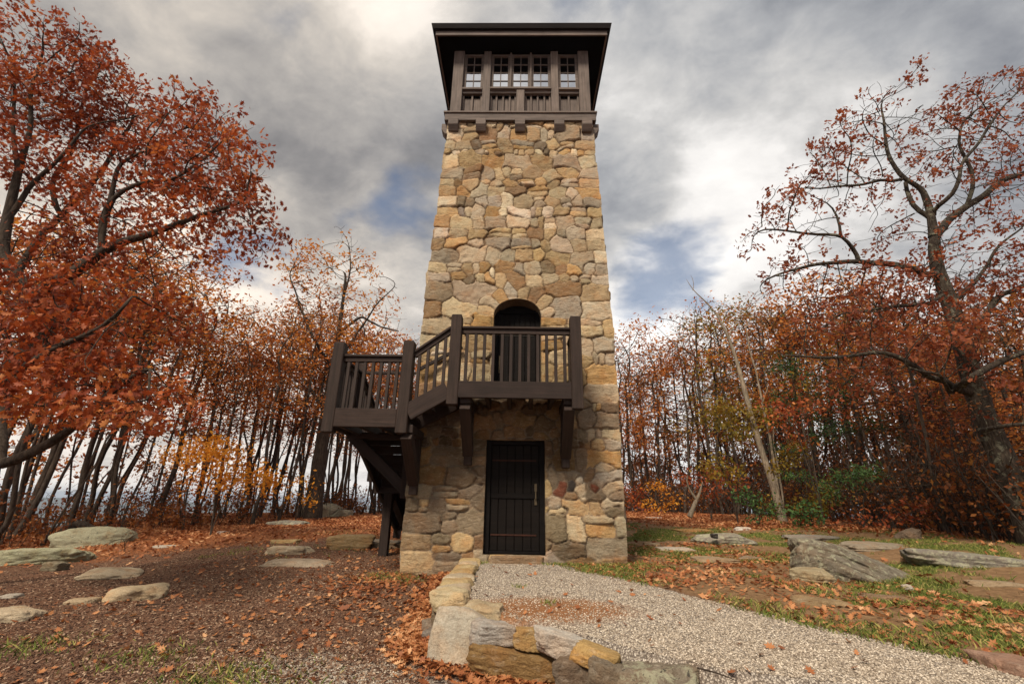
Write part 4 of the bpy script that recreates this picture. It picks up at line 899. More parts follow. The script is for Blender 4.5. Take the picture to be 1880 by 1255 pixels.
def tubes(P, par, r, flare=0.0, gnarl=0.0):
    n = len(P); ch = [[] for _ in range(n)]
    for i in range(n):
        if par[i] >= 0: ch[par[i]].append(i)
    V, Fq, o = [], [], 0; stack = [(i, -1) for i in range(n) if par[i] < 0]
    while stack:
        s0, pr = stack.pop(); chain = [s0]; cur = s0
        while ch[cur]:
            k = sorted(ch[cur], key=lambda c: -r[c]); 
            for c in k[1:]: stack.append((c, cur))
            cur = k[0]; chain.append(cur)
        pts = P[chain].copy(); rr = r[chain].copy()
        if pr >= 0: pts = np.r_[P[[pr]], pts]; rr = np.r_[min(r[pr], rr[0] * 1.25), rr]
        if len(pts) < 2: continue
        for _ in range(2): pts[1:-1] = pts[1:-1] * .5 + (pts[:-2] + pts[2:]) * .25
        rr[-1] *= .5; k = 9 if rr[0] > .08 else (6 if rr[0] > .025 else (4 if rr[0] > .01 else 3))
        t = np.gradient(pts, axis=0); t /= np.linalg.norm(t, axis=1)[:, None] + 1e-9
        ref = np.array([.31, .95, .05]) if abs(t[:, 2]).mean() > .5 else np.array([.1, .2, 1.0])
        a = np.cross(t, ref); a /= np.linalg.norm(a, axis=1)[:, None] + 1e-9; b = np.cross(t, a); an = np.arange(k) * 2 * math.pi / k
        ring_ = (a[:, None] * np.cos(an)[None, :, None] + b[:, None] * np.sin(an)[None, :, None])
        rad = rr[:, None] * np.ones(k)
        if gnarl and rr[0] > .05: q = (pts[:, None] + ring_ * rr[:, None, None]).reshape(-1, 3); rad = rad * (1 + gnarl * vnoise(q, 2.5, 3)).reshape(rad.shape)
        V.append((pts[:, None] + ring_ * rad[:, :, None]).reshape(-1, 3)); m_ = len(pts); id_ = np.arange(m_ * k).reshape(m_, k) + o; nx_ = np.roll(id_, -1, 1)
        Fq.append(np.stack([id_[:-1], nx_[:-1], nx_[1:], id_[1:]], -1).reshape(-1, 4)); o += m_ * k
    return np.concatenate(V), np.concatenate(Fq)
OAK = np.array([(0, -.5), (.07, -.28), (.20, -.30), (.12, -.12), (.34, -.06), (.15, .06), (.30, .26), (.11, .24), (0, .5), (-.11, .24), (-.30, .26), (-.15, .06), (-.34, -.06), (-.12, -.12), (-.20, -.30), (-.07, -.28)])
OAK2 = np.array([(0, -.5), (.12, -.25), (.30, -.08), (.13, .05), (.25, .26), (0, .5), (-.25, .26), (-.13, .05), (-.30, -.08), (-.12, -.25)])
LEAF = np.array([(0, -.5), (.27, .0), (0, .5), (-.27, .0)])
NEED = np.array([(-.04, -.5), (.05, -.5), (.02, .5), (-.02, .5)])
def leaves(C, size, g, tmpl=LEAF, jit=.3, droop=.3, curl=.0, outv=None):
    n = len(C); k = len(tmpl); d = g.normal(size=(n, 3)); d[:, 2] -= droop
    if outv is not None: d += outv * 1.4
    d /= np.linalg.norm(d, axis=1)[:, None]; nn = g.normal(size=(n, 3)) * .8; nn[:, 2] += .6; s = np.cross(nn, d); s /= np.linalg.norm(s, axis=1)[:, None] + 1e-9; nr = np.cross(d, s)
    sz = size * g.uniform(.45, 1.45, n)
    V = C[:, None] + (s[:, None] * tmpl[None, :, 0, None] + d[:, None] * (tmpl[None, :, 1, None] + .5) - nr[:, None] * (np.abs(tmpl[None, :, 0, None]) * curl)) * sz[:, None, None]
    return V.reshape(-1, 3), np.arange(n * k).reshape(n, k)
def ball(g, n, c, r, flat=1.0):
    v = g.normal(size=(n, 3)); v /= np.linalg.norm(v, axis=1)[:, None]; v *= (g.random(n) ** (1 / 2.4))[:, None]; return np.array(c) + v * np.array(r)
def line_nodes(pts, step=.25):
    pts = np.array(pts, float); out = [pts[0]]
    for a, b in zip(pts[:-1], pts[1:]):
        k = max(1, int(np.linalg.norm(b - a) / step)); out += [a + (b - a) * (i + 1) / k for i in range(k)]
    return np.array(out)

# prototypes: forest trees about 10 m tall, kept as arrays and as meshes shared by their copies
def forest_proto(seed, H=10.0, base=.42, rad=1.7, natt=420, nleaf=7, size=.125, r0=.0068, lean=.12, clumps=10, spread=.22, fork=False, flat=.8, tmpl=LEAF, step=.24, ex=2.2, up=.12, clump=-.10):
    g = np.random.default_rng(seed); k = 16; z = np.linspace(0, H * (base + .22), k); wob = np.cumsum(g.normal(0, .060, (k, 2)), 0) + np.outer(z / H, g.normal(0, lean, 2)) ; wob[0] = 0
    T0 = np.c_[wob, z]; T0 = line_nodes(T0, .3); par = list(range(-1, len(T0) - 1)); A = []
    for c in range(clumps):
        h = g.uniform(base, 1.0) * H; rr = rad * (1 - .55 * ((h / H - base) / (1 - base)) ** 2); a = g.uniform(0, 6.28); q = g.uniform(.25, 1) * rr; ctr = T0[-1] * [1, 1, 0] + np.array([math.cos(a) * q, math.sin(a) * q, min(h, H - .5)])
        A.append(ball(g, natt // clumps, ctr, (.75 * g.uniform(.7, 1.3), .75 * g.uniform(.7, 1.3), .62 * flat)))
    A = np.concatenate(A); P, pr = sca(T0, par, A, step, .30, 3.5, 60, g, up=up)
    r, tip = radii(P, pr, r0, ex); zt = T0[:, 2]; r[:len(T0)] = np.maximum(r[:len(T0)], r[0] * (1 - .5 * zt / zt.max())) * (1 + .35 * np.exp(-zt / .35))
    tv, tf = tubes(P, pr, r)
    tips = P[tip]; tips = tips[vnoise(tips, 1.35, 2, seed % 9) > clump]; C = np.concatenate([tips + g.normal(0, spread, tips.shape) for _ in range(int(nleaf * 1.35 + .5))])
    lv, lf = leaves(C, size, g, tmpl)
    return tv, tf, lv, lf
def make_tree(name, proto, bark, leaf, label=None, group=None, cat="tree", loc=(0, 0, 0), crown="crown", trunk="trunk"):
    r_ = empty(name, loc, label=label, cat=cat, group=group)
    a = npmesh(trunk, proto[0] + np.array(loc), [proto[1]], bark, r_, True); b = npmesh(crown, proto[2] + np.array(loc), [proto[3]], leaf, r_)
    return r_
protos = [forest_proto(101, base=.48, nleaf=13, rad=2.1, natt=640, clumps=13), forest_proto(102, H=10.5, base=.52, rad=1.9, nleaf=11, natt=560, clumps=11), forest_proto(103, H=9.5, base=.42, rad=2.3, nleaf=13, natt=760, clumps=16),
          forest_proto(104, H=10, base=.5, rad=1.7, nleaf=7, natt=520, r0=.0048, clumps=12), forest_proto(105, H=10.5, base=.45, rad=2.0, nleaf=1, natt=620, r0=.0045), forest_proto(106, base=.40, rad=2.0, nleaf=10, natt=640, clumps=14),
          forest_proto(107, H=9, base=.50, rad=2.4, nleaf=14, natt=700, clumps=13), forest_proto(108, H=10, base=.36, rad=1.5, nleaf=5, natt=420, r0=.0045, lean=.5)]
meshes = []
for tv, tf, lv, lf in protos:
    a = npmesh("trunk", tv, [tf], M['bark'], None, True); b = npmesh("crown", lv, [lf], M['leaf_rust']); meshes.append((a.data, b.data)); bpy.data.objects.remove(a); bpy.data.objects.remove(b)
def tree_copy(name, k, loc, scale, rotz, leaf, bark, label, group, tilt=(0, 0), girth=1.0):
    r_ = empty(name, loc, label=label, cat="tree", group=group); r_.scale = (scale * girth, scale * girth, scale); r_.rotation_euler = (tilt[0], tilt[1], rotz)
    for nm, me, mt_ in (("trunk", meshes[k][0], bark), ("crown", meshes[k][1], leaf)):
        o = bpy.data.objects.new(nm, me); COL.objects.link(o); o.parent = r_; o.material_slots[0].link = 'OBJECT'; o.material_slots[0].material = mt_
    return r_
BE = np.array([-54, -46, -42, -36, -29, -24, -16, -12, 10, 13, 19.5, 26.6, 32, 37, 45, 54.0]); BD = np.array([18, 19.5, 20.5, 21.3, 22.6, 25.5, 29, 30, 31, 31, 31.5, 27.7, 26, 20.5, 16.5, 13.0])
SKX = [-400, 0, 200, 300, 380, 450, 500, 560, 640, 700, 740, 790, 1110, 1160, 1220, 1270, 1330, 1400, 1450, 1500, 1600, 1700, 1880, 2300]
SKY_ = [300, 330, 420, 480, 520, 545, 525, 530, 560, 585, 610, 640, 590, 600, 612, 575, 552, 545, 530, 500, 470, 490, 490, 480]
LMK = [(20, "left edge of the picture"), (172, "lichened rock hump"), (395, "yellow sapling"), (586, "large lichened boulder"), (1240, "forked dead stem"), (1420, "pale leaning tree"), (1580, "green pine shrub"), (1860, "huge dark oak")]
ORD = ["first", "second", "third", "fourth", "fifth", "sixth", "seventh", "eighth", "ninth", "tenth", "eleventh", "twelfth", "thirteenth", "fourteenth", "fifteenth", "sixteenth", "seventeenth", "eighteenth", "nineteenth", "twentieth"] + ["twenty-" + k for k in ("first", "second", "third", "fourth", "fifth", "sixth", "seventh", "eighth", "ninth")] + ["thirtieth"] + ["thirty-" + k for k in ("first", "second", "third", "fourth", "fifth", "sixth", "seventh", "eighth", "ninth")] + ["fortieth"]
g = np.random.default_rng(42); cand = []
for side_, lo, hi, cnt in ((-1, -52, -12.5, 100), (1, 11.5, 51, 88)):
    tries = 0; got = 0
    while got < cnt and tries < 6000:
        tries += 1; b = g.uniform(lo, hi); dm = np.interp(b, BE, BD); dd = dm + min(g.exponential(5.5), 17) * (1.0 if side_ < 0 else .9); x = CAM[0] + math.sin(R(b)) * dd; y = CAM[1] + math.cos(R(b)) * dd
        if any((x - c[0]) ** 2 + (y - c[1]) ** 2 < .9 for c in cand): continue
        cand.append((x, y, b, dd, dd - dm, side_)); got += 1
rows = []
for x, y, b, dd, dep, sd_ in cand:
    zg = gz(x, y); px, py = proj((x, y, zg)); sky_y = np.interp(px, SKX, SKY_) + g.choice([g.uniform(-8, 40), g.uniform(30, 130)])
    v = ray(px, sky_y); th = math.hypot(v[0], v[1]); zt = CAM[2] + v[2] / th * dd
    k = int(g.choice(8, p=[.18, .14, .16, .13, .09, .12, .10, .08])); sc_ = max(.45, min((zt - zg) / 9.8, 1.6)); rows.append([px, x, y, zg, k, sc_, dep, sd_])
rows.sort(key=lambda r_: r_[0]); used = {}
LF = {'rust': ('leaf_rust', "rust brown"), 'orange': ('leaf_orange', "orange"), 'red': ('leaf_darkred', "dark red"), 'brown': ('leaf_brown', "dry brown"), 'olive': ('leaf_olive', "olive and gold")}
for px, x, y, zg, k, sc_, dep, sd_ in rows:
    if sd_ < 0: nm = g.choice(['rust', 'orange', 'red', 'brown'], p=[.56, .20, .07, .17])
    else: nm = g.choice(['rust', 'orange', 'red', 'brown', 'olive'], p=[.48, .14, .12, .21, .05]) if not (1290 < px < 1400) else g.choice(['rust', 'orange', 'olive'], p=[.35, .3, .35])
    li = min(range(len(LMK)), key=lambda i: abs(LMK[i][0] - px)); rt_ = px > LMK[li][0]; front = dep < 3.5; key = (li, rt_, front)
    used.setdefault(key, []).append([px, x, y, zg, k, sc_, nm])
for (li, rt_, front), L_ in used.items():
    L_.sort(key=lambda r_: abs(r_[0] - LMK[li][0]))
    for i, (px, x, y, zg, k, sc_, nm) in enumerate(L_):
        thin = "bare" if k in (4,) else ("thin" if k in (3, 7) else "slim"); lab = f"{thin} {LF[nm][1]} tree, {ORD[min(i, 39)]} {'front' if front else 'back'} row one {'right' if rt_ else 'left'} of {LMK[li][1]}"
        lab = lab.replace("left of left edge of the picture", "cut by the picture's left edge").replace("right of left edge of the picture", "from the picture's left edge")
        tree_copy("oak_tree", k, (x, y, zg - .05), sc_, g.uniform(0, 6.28), M[LF[nm][0]], M['bark'], lab, "trees of the autumn wood round the clearing", (g.normal(0, .035), g.normal(0, .035)), girth=g.choice([g.uniform(.85, 1.15), g.uniform(1.2, 1.6)]))

# traced large trees --------------------------------------------------------
def hero(name, label, trunk, limbs, blobs, seed, bark, leaf, r_trunk, step=.2, kill=.26, dens=1.0, nleaf=10, size=.14, tmpl=OAK2, spread=.13, r0=.005, flare=.35, cat="tree", limb_r=.03, thick=1.0, curl=.3, ex=2.3, infl=2.5, group=None, up=.05, nscale=1.0, yjit=1.2, clump=-.12, cls=2.0, cap=1.15):
    g = np.random.default_rng(seed); P = []; par = []; rm = []
    t0 = line_nodes(trunk, .25); P += list(t0); par += list(range(-1, len(t0) - 1)); rm += list(np.interp(np.linspace(0, 1, len(t0)), np.linspace(0, 1, len(r_trunk)), r_trunk))
    for pts, ra, rb in limbs:
        ln = line_nodes(pts, .22); d = np.linalg.norm(np.array(P) - ln[0], axis=1); j = int(d.argmin()); w_ = g.normal(0, .03, ln.shape); w_[0] = 0
        ln = ln + w_
        for i, q in enumerate(ln):
            P.append(q); par.append(j if i == 0 else len(P) - 2); rm.append(ra + (rb - ra) * i / len(ln))
    A = []
    for (px, py, rx, ry, Y_, wgt) in blobs:
        c = at(px, py, Y_); dep = (c - CAM) @ _fw; r_ = (rx / F * dep, yjit, ry / F * dep); nn = int(max(6, 5.5 * dens * wgt * r_[0] * r_[2] * 3.0)); A.append(ball(g, nn, c, r_))
    A = np.concatenate(A); Pn, pr = sca(P, par, A, step, kill, infl, 70, g, up=up, jit=.3)
    r, tip = radii(Pn, pr, r0, ex); r[:len(rm)] = np.maximum(np.array(rm), np.minimum(r[:len(rm)], np.array(rm) * cap)); tv, tf = tubes(Pn, pr, r, gnarl=.12)
    tip[:len(P)] = False; tips = Pn[tip]; o1 = tips - Pn[pr[tip]]; kp = vnoise(tips, cls, 2, 4) > clump; tips, o1 = tips[kp], o1[kp]; o1 /= np.linalg.norm(o1, axis=1)[:, None] + 1e-9
    C = np.concatenate([tips + g.normal(0, spread, tips.shape) for _ in range(nleaf)]); ov = np.concatenate([o1] * nleaf)
    near = np.linalg.norm(C - CAM, axis=1) > 2.4; C, ov = C[near], ov[near]
    lv, lf = leaves(C, size, g, tmpl, curl=curl, outv=ov)
    return make_tree(name, (tv - trunk[0], tf, lv - trunk[0], lf), bark, leaf, label, group, loc=tuple(trunk[0]), cat=cat)
def pl(Y_, *pts): return [at(x, y, Y_) if len(q_) == 2 else None for q_ in pts for x, y in [q_[:2]]] if False else [at(q_[0], q_[1], q_[2] if len(q_) > 2 else Y_) for q_ in pts]

tr = [np.array([-9.6, -1.6, gz(-9.6, -1.6) - .1]), np.array([-9.3, -1.5, 1.2]), np.array([-9.0, -1.3, 2.6]), np.array([-8.7, -1.1, 3.9]), at(0, 470, -1.0), at(14, 400, -1.0), at(34, 310, -1.0), at(58, 235, -1.0), at(55, 170, -1.0), at(75, 110, -.8)]
limbs = [([tr[2]] + pl(-2.4, (0, 862), (60, 832), (128, 792), (180, 742), (235, 690), (280, 665)), .13, .03),
         ([tr[3]] + pl(-1.6, (40, 560), (100, 520), (150, 492), (188, 455), (235, 440), (290, 430), (330, 408), (362, 388), (400, 382), (450, 372)), .14, .018),
         (pl(-1.6, (188, 455), (186, 415), (200, 370), (205, 330), (212, 305)), .06, .03), (pl(-1.6, (200, 370), (250, 340), (300, 328), (335, 326)), .03, .012),
         ([tr[3]] + pl(.2, (30, 500), (70, 430), (110, 395), (160, 350), (215, 270), (250, 210)), .12, .03), (pl(.2, (110, 395), (90, 340), (140, 270), (150, 190), (190, 110)), .06, .02),
         ([tr[2]] + pl(-2.8, (20, 690), (80, 650), (115, 628), (175, 610), (225, 585), (240, 545)), .09, .02), (pl(-1, (14, 400), (60, 330), (100, 300), (150, 240)), .06, .02), (pl(-1, (34, 310), (20, 220), (30, 120)), .05, .02)]
bl = [(40, 90, 70, 45, -.8, 1), (110, 80, 60, 38, -.8, 1), (165, 105, 50, 45, -.6, 1), (205, 165, 40, 45, -.4, 1), (60, 180, 90, 70, -.8, .9), (150, 210, 80, 70, -.2, 1), (40, 290, 60, 60, -1, .5), (225, 230, 60, 40, .2, 1), (110, 320, 90, 50, -.5, .7),
      (300, 220, 40, 35, -.4, .8), (375, 210, 45, 30, -.9, 1), (345, 260, 70, 45, -1, 1.1), (430, 255, 45, 45, -1.2, 1), (455, 320, 32, 45, -1.4, 1), (390, 320, 70, 50, -1.3, 1.1), (290, 310, 80, 60, -1.2, 1.1), (420, 385, 50, 35, -1.5, 1), (480, 400, 30, 30, -1.6, 1),
      (440, 440, 40, 25, -1.6, .9), (340, 370, 60, 45, -1.6, 1), (240, 390, 60, 60, -1.2, .9), (330, 440, 70, 30, -1.6, .6), (150, 420, 70, 50, -.6, .8), (60, 460, 70, 40, -1, .7), (220, 480, 60, 30, -1.5, .5),
      (50, 540, 80, 50, -1.8, 1.2), (150, 560, 80, 50, -2, 1.1), (60, 620, 90, 60, -2.4, 1.3), (190, 620, 70, 40, -2.4, 1.1), (110, 690, 90, 45, -2.8, 1.3), (220, 690, 60, 30, -2.8, 1.2), (30, 740, 60, 40, -2.8, 1.2), (150, 750, 80, 28, -3.0, 1.3), (250, 760, 55, 28, -3.0, 1.2), (300, 720, 30, 25, -2.8, .8), (20, 660, 50, 60, -2.6, 1.2), (290, 560, 60, 30, -1.2, .8), (330, 600, 50, 25, -1.4, .6)]
hero("red_oak_tree", "big rust red oak leaning in from the left edge of the picture", tr, limbs, bl, 5, M['bark'], M['leaf_red'], [.34, .26, .22, .17, .13, .10, .08, .05, .03, .015], dens=32, nleaf=17, size=.112, tmpl=OAK, spread=.10, step=.13, kill=.14, r0=.0048, cap=1.4, clump=-.26, cls=2.2, yjit=1.1)

tr = pl(2.0, (1905, 985), (1868, 900), (1835, 830), (1808, 770), (1785, 700), (1765, 620), (1738, 540), (1716, 480), (1714, 420), (1706, 380), (1694, 348)); tr[0][2] = gz(tr[0][0], tr[0][1]) - .1
limbs = [(pl(2, (1694, 348), (1660, 330), (1628, 285), (1620, 225), (1618, 190)), .07, .015), (pl(2.2, (1714, 395, 2), (1680, 390), (1660, 350), (1657, 330)), .07, .05), (pl(1.6, (1657, 330, 2.1), (1620, 331), (1568, 341), (1508, 344), (1480, 350)), .04, .012),
         (pl(2.4, (1718, 430, 2), (1740, 405), (1775, 379), (1815, 350), (1845, 330), (1885, 315), (1930, 290)), .12, .05), (pl(2.2, (1775, 379, 2.4), (1790, 330), (1780, 300), (1760, 270), (1770, 220)), .05, .02), (pl(1.4, (1706, 390, 2), (1757, 358), (1765, 300), (1800, 260), (1830, 210)), .06, .02),
         (pl(1.4, (1722, 505, 2), (1687, 500), (1645, 486), (1578, 478), (1501, 483), (1456, 495), (1393, 520)), .10, .014), (pl(1.2, (1578, 471, 1.4), (1557, 446), (1540, 432), (1541, 400), (1529, 379)), .05, .02), (pl(1.2, (1540, 432), (1500, 430), (1445, 425), (1403, 418), (1375, 432)), .04, .012),
         (pl(.8, (1752, 715, 2), (1775, 697), (1808, 678), (1845, 660), (1885, 645), (1940, 620)), .10, .04), (pl(.6, (1745, 725, 2), (1722, 682), (1690, 688), (1660, 672)), .05, .02), (pl(.9, (1740, 700, 2), (1700, 690), (1660, 660), (1620, 645), (1563, 655), (1500, 658), (1440, 650)), .08, .02),
         (pl(1.0, (1790, 790, 2), (1830, 785), (1880, 778), (1930, 770)), .06, .03), (pl(2.6, (1765, 620, 2), (1800, 590), (1830, 545), (1890, 520)), .10, .05), (pl(2.4, (1738, 560, 2), (1790, 520), (1830, 450), (1880, 420)), .07, .02), (pl(1.2, (1735, 540, 2), (1700, 560), (1640, 560), (1590, 575), (1540, 570)), .06, .015)]
bl = [(1400, 400, 32, 22, 1.2, .5), (1440, 370, 40, 30, 1.2, .5), (1400, 440, 40, 18, 1.2, .4), (1480, 340, 40, 25, 1.6, .5), (1510, 280, 35, 35, 1.7, .6), (1545, 240, 40, 30, 1.8, .6), (1600, 195, 45, 25, 2, .7), (1650, 170, 30, 15, 2, .6), (1560, 300, 50, 40, 1.8, .5), (1620, 260, 40, 40, 2, .4), (1490, 390, 50, 30, 1.3, .4),
      (1690, 240, 60, 30, 2, .7), (1740, 210, 50, 25, 2, .8), (1800, 190, 50, 28, 2, .8), (1860, 190, 40, 40, 2, .8), (1780, 270, 70, 40, 2, .6), (1860, 280, 50, 50, 2.2, .6), (1710, 310, 60, 35, 1.6, .5), (1600, 350, 50, 25, 1.6, .4), (1800, 350, 60, 35, 2, .7), (1870, 380, 50, 40, 2.2, .7), (1640, 420, 50, 30, 2.2, .5), (1750, 430, 50, 30, 1.5, .6), (1430, 520, 50, 25, 1.4, .4), (1480, 460, 50, 20, 1.4, .4),
      (1560, 520, 70, 35, 1.4, .8), (1640, 520, 70, 35, 1.4, .9), (1700, 480, 50, 30, 1.5, .7), (1800, 500, 70, 50, 2, .9), (1870, 550, 50, 60, 2, 1), (1590, 590, 90, 35, 1.2, .9), (1700, 580, 80, 35, 1.2, .9), (1790, 610, 80, 40, 1.4, 1), (1500, 600, 60, 30, 1.2, .7), (1680, 640, 90, 25, .9, .9), (1850, 650, 60, 40, 1, .9), (1560, 690, 90, 20, .9, .6), (1780, 690, 60, 25, .8, .5), (1860, 740, 40, 40, 1, .4)]
hero("old_oak_tree", "huge dark oak with wide spreading sparse branches at the right edge", tr, limbs, bl, 8, M['bark_lichen'], M['leaf_darkred'], [.36, .28, .25, .23, .215, .20, .18, .16, .14, .10, .075], dens=26, nleaf=15, size=.11, tmpl=OAK2, spread=.085, step=.15, kill=.17, r0=.0062, clump=-.02, cls=1.8, cap=1.3, yjit=1.4)

tr = pl(14.5, (577, 932), (586, 850), (598, 760), (610, 680), (622, 610), (630, 550), (636, 500)); tr[0][2] = gz(tr[0][0], tr[0][1]) - .1
limbs = [(pl(14.5, (630, 550), (645, 490), (640, 450)), .06, .02), (pl(14.5, (612, 680), (650, 620), (690, 560), (730, 520)), .08, .02), (pl(13.5, (612, 680, 14.5), (575, 620), (550, 560), (530, 500)), .08, .02), (pl(15, (622, 610, 14.5), (665, 580), (700, 600), (735, 610)), .09, .02), (pl(14, (600, 760, 14.5), (560, 700), (530, 640)), .1, .03)]
bl = [(545, 500, 28, 35, 14.2, .9), (575, 475, 30, 28, 14.2, .8), (640, 445, 28, 22, 14.2, .8), (610, 500, 40, 35, 14.2, .6), (665, 490, 35, 30, 14.2, .35), (590, 560, 55, 40, 14.2, .9), (540, 590, 35, 45, 14.2, .9), (640, 560, 40, 35, 14.2, .6), (700, 530, 35, 35, 14.2, .25), (715, 590, 28, 40, 14.2, .25), (660, 620, 60, 35, 14.2, .4), (570, 650, 60, 40, 14.2, .9), (640, 690, 60, 35, 14.2, .5), (560, 730, 50, 30, 14.2, .6)]
hero("oak_tree", "tall thick trunked orange oak behind the lichened boulder, left of the stairway", tr, limbs, bl, 12, M['bark'], M['leaf_orange'], [.46, .36, .30, .22, .15, .10, .06], dens=8, nleaf=12, size=.17, tmpl=OAK2, spread=.15, step=.22, kill=.25, r0=.0085, clump=.0, cls=.9, cap=1.3, yjit=1.9, infl=4)

tr = pl(12.0, (1436, 944), (1420, 890), (1402, 840), (1384, 780), (1368, 720), (1352, 660), (1338, 620), (1318, 580), (1298, 555), (1272, 533), (1260, 512)); tr[0][2] = gz(tr[0][0], tr[0][1]) - .1
limbs = [(pl(12, (1434, 936), (1424, 860), (1408, 780), (1392, 700), (1376, 640), (1368, 590)), .07, .02), (pl(12.3, (1440, 938), (1432, 880), (1420, 800), (1416, 740)), .05, .015), (pl(12, (1384, 780), (1400, 740), (1412, 700)), .03, .01), (pl(12, (1318, 580), (1330, 560), (1332, 540)), .02, .008), (pl(12, (1272, 533), (1276, 520), (1268, 505)), .015, .008), (pl(12, (1338, 620), (1352, 590), (1372, 560)), .03, .01), (pl(12, (1402, 840), (1370, 820), (1340, 812)), .03, .01), (pl(12, (1352, 660), (1330, 640), (1300, 640)), .02, .008)]
bl = [(1375, 570, 30, 30, 12, .10), (1400, 640, 30, 40, 12, .10), (1345, 700, 30, 30, 12, .08), (1380, 850, 50, 30, 12, .12), (1320, 600, 25, 25, 12, .06)]
hero("leaning_tree", "pale barked nearly leafless tree leaning left, right of the tower", tr, limbs, bl, 14, M['bark_pale'], M['leaf_rust'], [.21, .155, .14, .13, .12, .105, .09, .07, .05, .03, .012], dens=1.0, nleaf=2, size=.14, spread=.2, step=.28, kill=.3, r0=.007, yjit=.8)

tr = pl(12.0, (1262, 942), (1268, 930), (1270, 920)); tr[0][2] = gz(tr[0][0], tr[0][1]) - .05
def dead(name, label, chains, bark, cat):
    P, par, rr = [], [], []
    for pts, ra, rb, root in chains:
        ln = line_nodes(pts, .2); j = -1 if root else int(np.linalg.norm(np.array(P) - ln[0], axis=1).argmin())
        for i, q in enumerate(ln): P.append(q); par.append(j if i == 0 else len(P) - 2); rr.append(ra + (rb - ra) * i / max(1, len(ln) - 1))
    P = np.array(P); rr = np.array(rr); rr_ = rr.copy(); tv, tf = tubes(P, np.array(par), rr_, gnarl=.25); base = P[0]
    o = npmesh(name, tv - base, [tf], bark, None, True); o.location = base; tag(o, label, cat); return o
dead("dead_stem", "pale forked dead stem standing at the wood's edge", [(pl(9.5, (1266, 948), (1269, 938), (1277, 925), (1279, 915)), .10, .075, True), (pl(9.5, (1279, 917), (1270, 906), (1261, 893), (1258, 880), (1262, 872)), .05, .02, False), (pl(9.5, (1279, 917), (1287, 905), (1286, 893), (1290, 884)), .06, .02, False)], M['bark_pale'], "dead tree")
q = pl(6.2, (108, 985), (124, 962), (140, 957), (160, 962), (178, 976), (190, 986)); dead("fallen_branch", "thick curved fallen branch arching above the lichened rocks on the left", [(q, .13, .08, True), (pl(6.2, (178, 978), (190, 972), (200, 960)), .06, .04, False)], M['bark'], "branch")
a_ = atz(1284, 940, gz(12.5, 19) + .1); dead("fallen_log", "dark fallen log on the leaves beside the forked dead stem", [([a_, a_ + np.array([.7, .1, .05]), a_ + np.array([1.2, .1, -.02])], .09, .06, True)], M['bark'], "log")
a_ = atz(250, 1110, gz(-5.0, -2.2) + .03); dead("stick", "thin brown stick lying in the mulch beside the pointed cream rock", [([a_, a_ + np.array([.18, .03, .015]), a_ + np.array([.36, .08, .0])], .010, .006, True)], M['bark'], "stick")
a_ = atz(1280, 1225, -.14); dead("stick", "thin dark stick lying across the embedded stones at the bottom", [([a_, a_ + np.array([.10, -.10, .02]), a_ + np.array([.16, -.22, .0])], .007, .004, True)], M['bark'], "stick")

# saplings and shrubs
def shrub(name, label, px, py, Y_, H, rad, leaf, seed, nleaf=8, size=.11, natt=200, base=.15, clumps=7, flat=.6, bark='bark', cat="sapling", tmpl=LEAF, spread=.16, step=.13, kx=1.0, r0=.004):
    g = np.random.default_rng(seed); p = atz(px, py, 0) if Y_ is None else at(px, py, Y_); zg = gz(p[0], p[1]); base_p = np.array([p[0], p[1], zg - .05])
    P, par = [], []
    for s_ in range(3):
        a = g.uniform(0, 6.28); t = line_nodes([np.zeros(3), np.array([math.cos(a) * .08, math.sin(a) * .08, H * .2]), np.array([math.cos(a) * rad * .3, math.sin(a) * rad * .3, H * (.35 + base * .5)])], .12); st0 = len(P)
        P += list(t); par += [-1] + list(range(st0, st0 + len(t) - 1))
    A = np.concatenate([ball(g, natt // clumps, (g.normal(0, rad * .5) * kx, g.normal(0, rad * .5), g.uniform(base, .93) * H), (rad * .42 * kx, rad * .42, rad * .32 * flat)) for _ in range(clumps)])
    P, pr = sca(np.array(P), par, A, step, .16, 2.5, 50, g, up=.08); r, tip = radii(P, pr, r0, 2.2); tv, tf = tubes(P, pr, r); tips = P[tip]
    C = np.concatenate([tips + g.normal(0, spread, tips.shape) for _ in range(nleaf)]); lv, lf = leaves(C, size, g, tmpl, droop=.1)
    return make_tree(name, (tv, tf, lv, lf), M[bark], M[leaf], label, None, cat=cat, loc=tuple(base_p), trunk="stem", crown="foliage")
shrub("sapling", "yellow leaved sapling among the dark trunks on the left", 392, 955, 7.0, 3.0, 1.7, 'leaf_yellow', 301, nleaf=24, size=.13, natt=320, base=.55, flat=.35, kx=1.5, spread=.2, step=.18)
shrub("sapling", "small orange sapling left of the thick trunked oak", 545, 940, 13, 2.2, 1.0, 'leaf_yellow', 302, nleaf=6, size=.15, base=.3)
shrub("sapling", "bright red sapling arching over the pale forked dead stem", 1305, 938, 13.5, 2.6, 1.5, 'leaf_red', 303, nleaf=10, size=.15, base=.4, kx=1.2)
shrub("shrub", "round crimson shrub at the wood's edge near the tower's right side", 1166, 938, 20, 1.5, 1.0, 'leaf_red', 304, nleaf=12, size=.15, base=.1, cat="shrub")
shrub("shrub", "orange yellow shrub just right of the round crimson shrub", 1208, 938, 19, 2.6, 1.4, 'leaf_yellow', 305, nleaf=8, size=.16, base=.1, cat="shrub")
shrub("pine_shrub", "bright green pine shrub under the dark right hand trees", 1582, 948, 7.2, 2.0, 1.1, 'leaf_green', 306, nleaf=26, size=.12, base=.45, cat="shrub", natt=260, flat=.5, tmpl=NEED * [2.4, 1], spread=.12)
shrub("shrub", "tall olive green shrub behind the pale leaning tree's foot", 1488, 944, 9.5, 3.2, 1.3, 'leaf_olive', 307, nleaf=14, size=.13, base=.15, cat="shrub", natt=320)
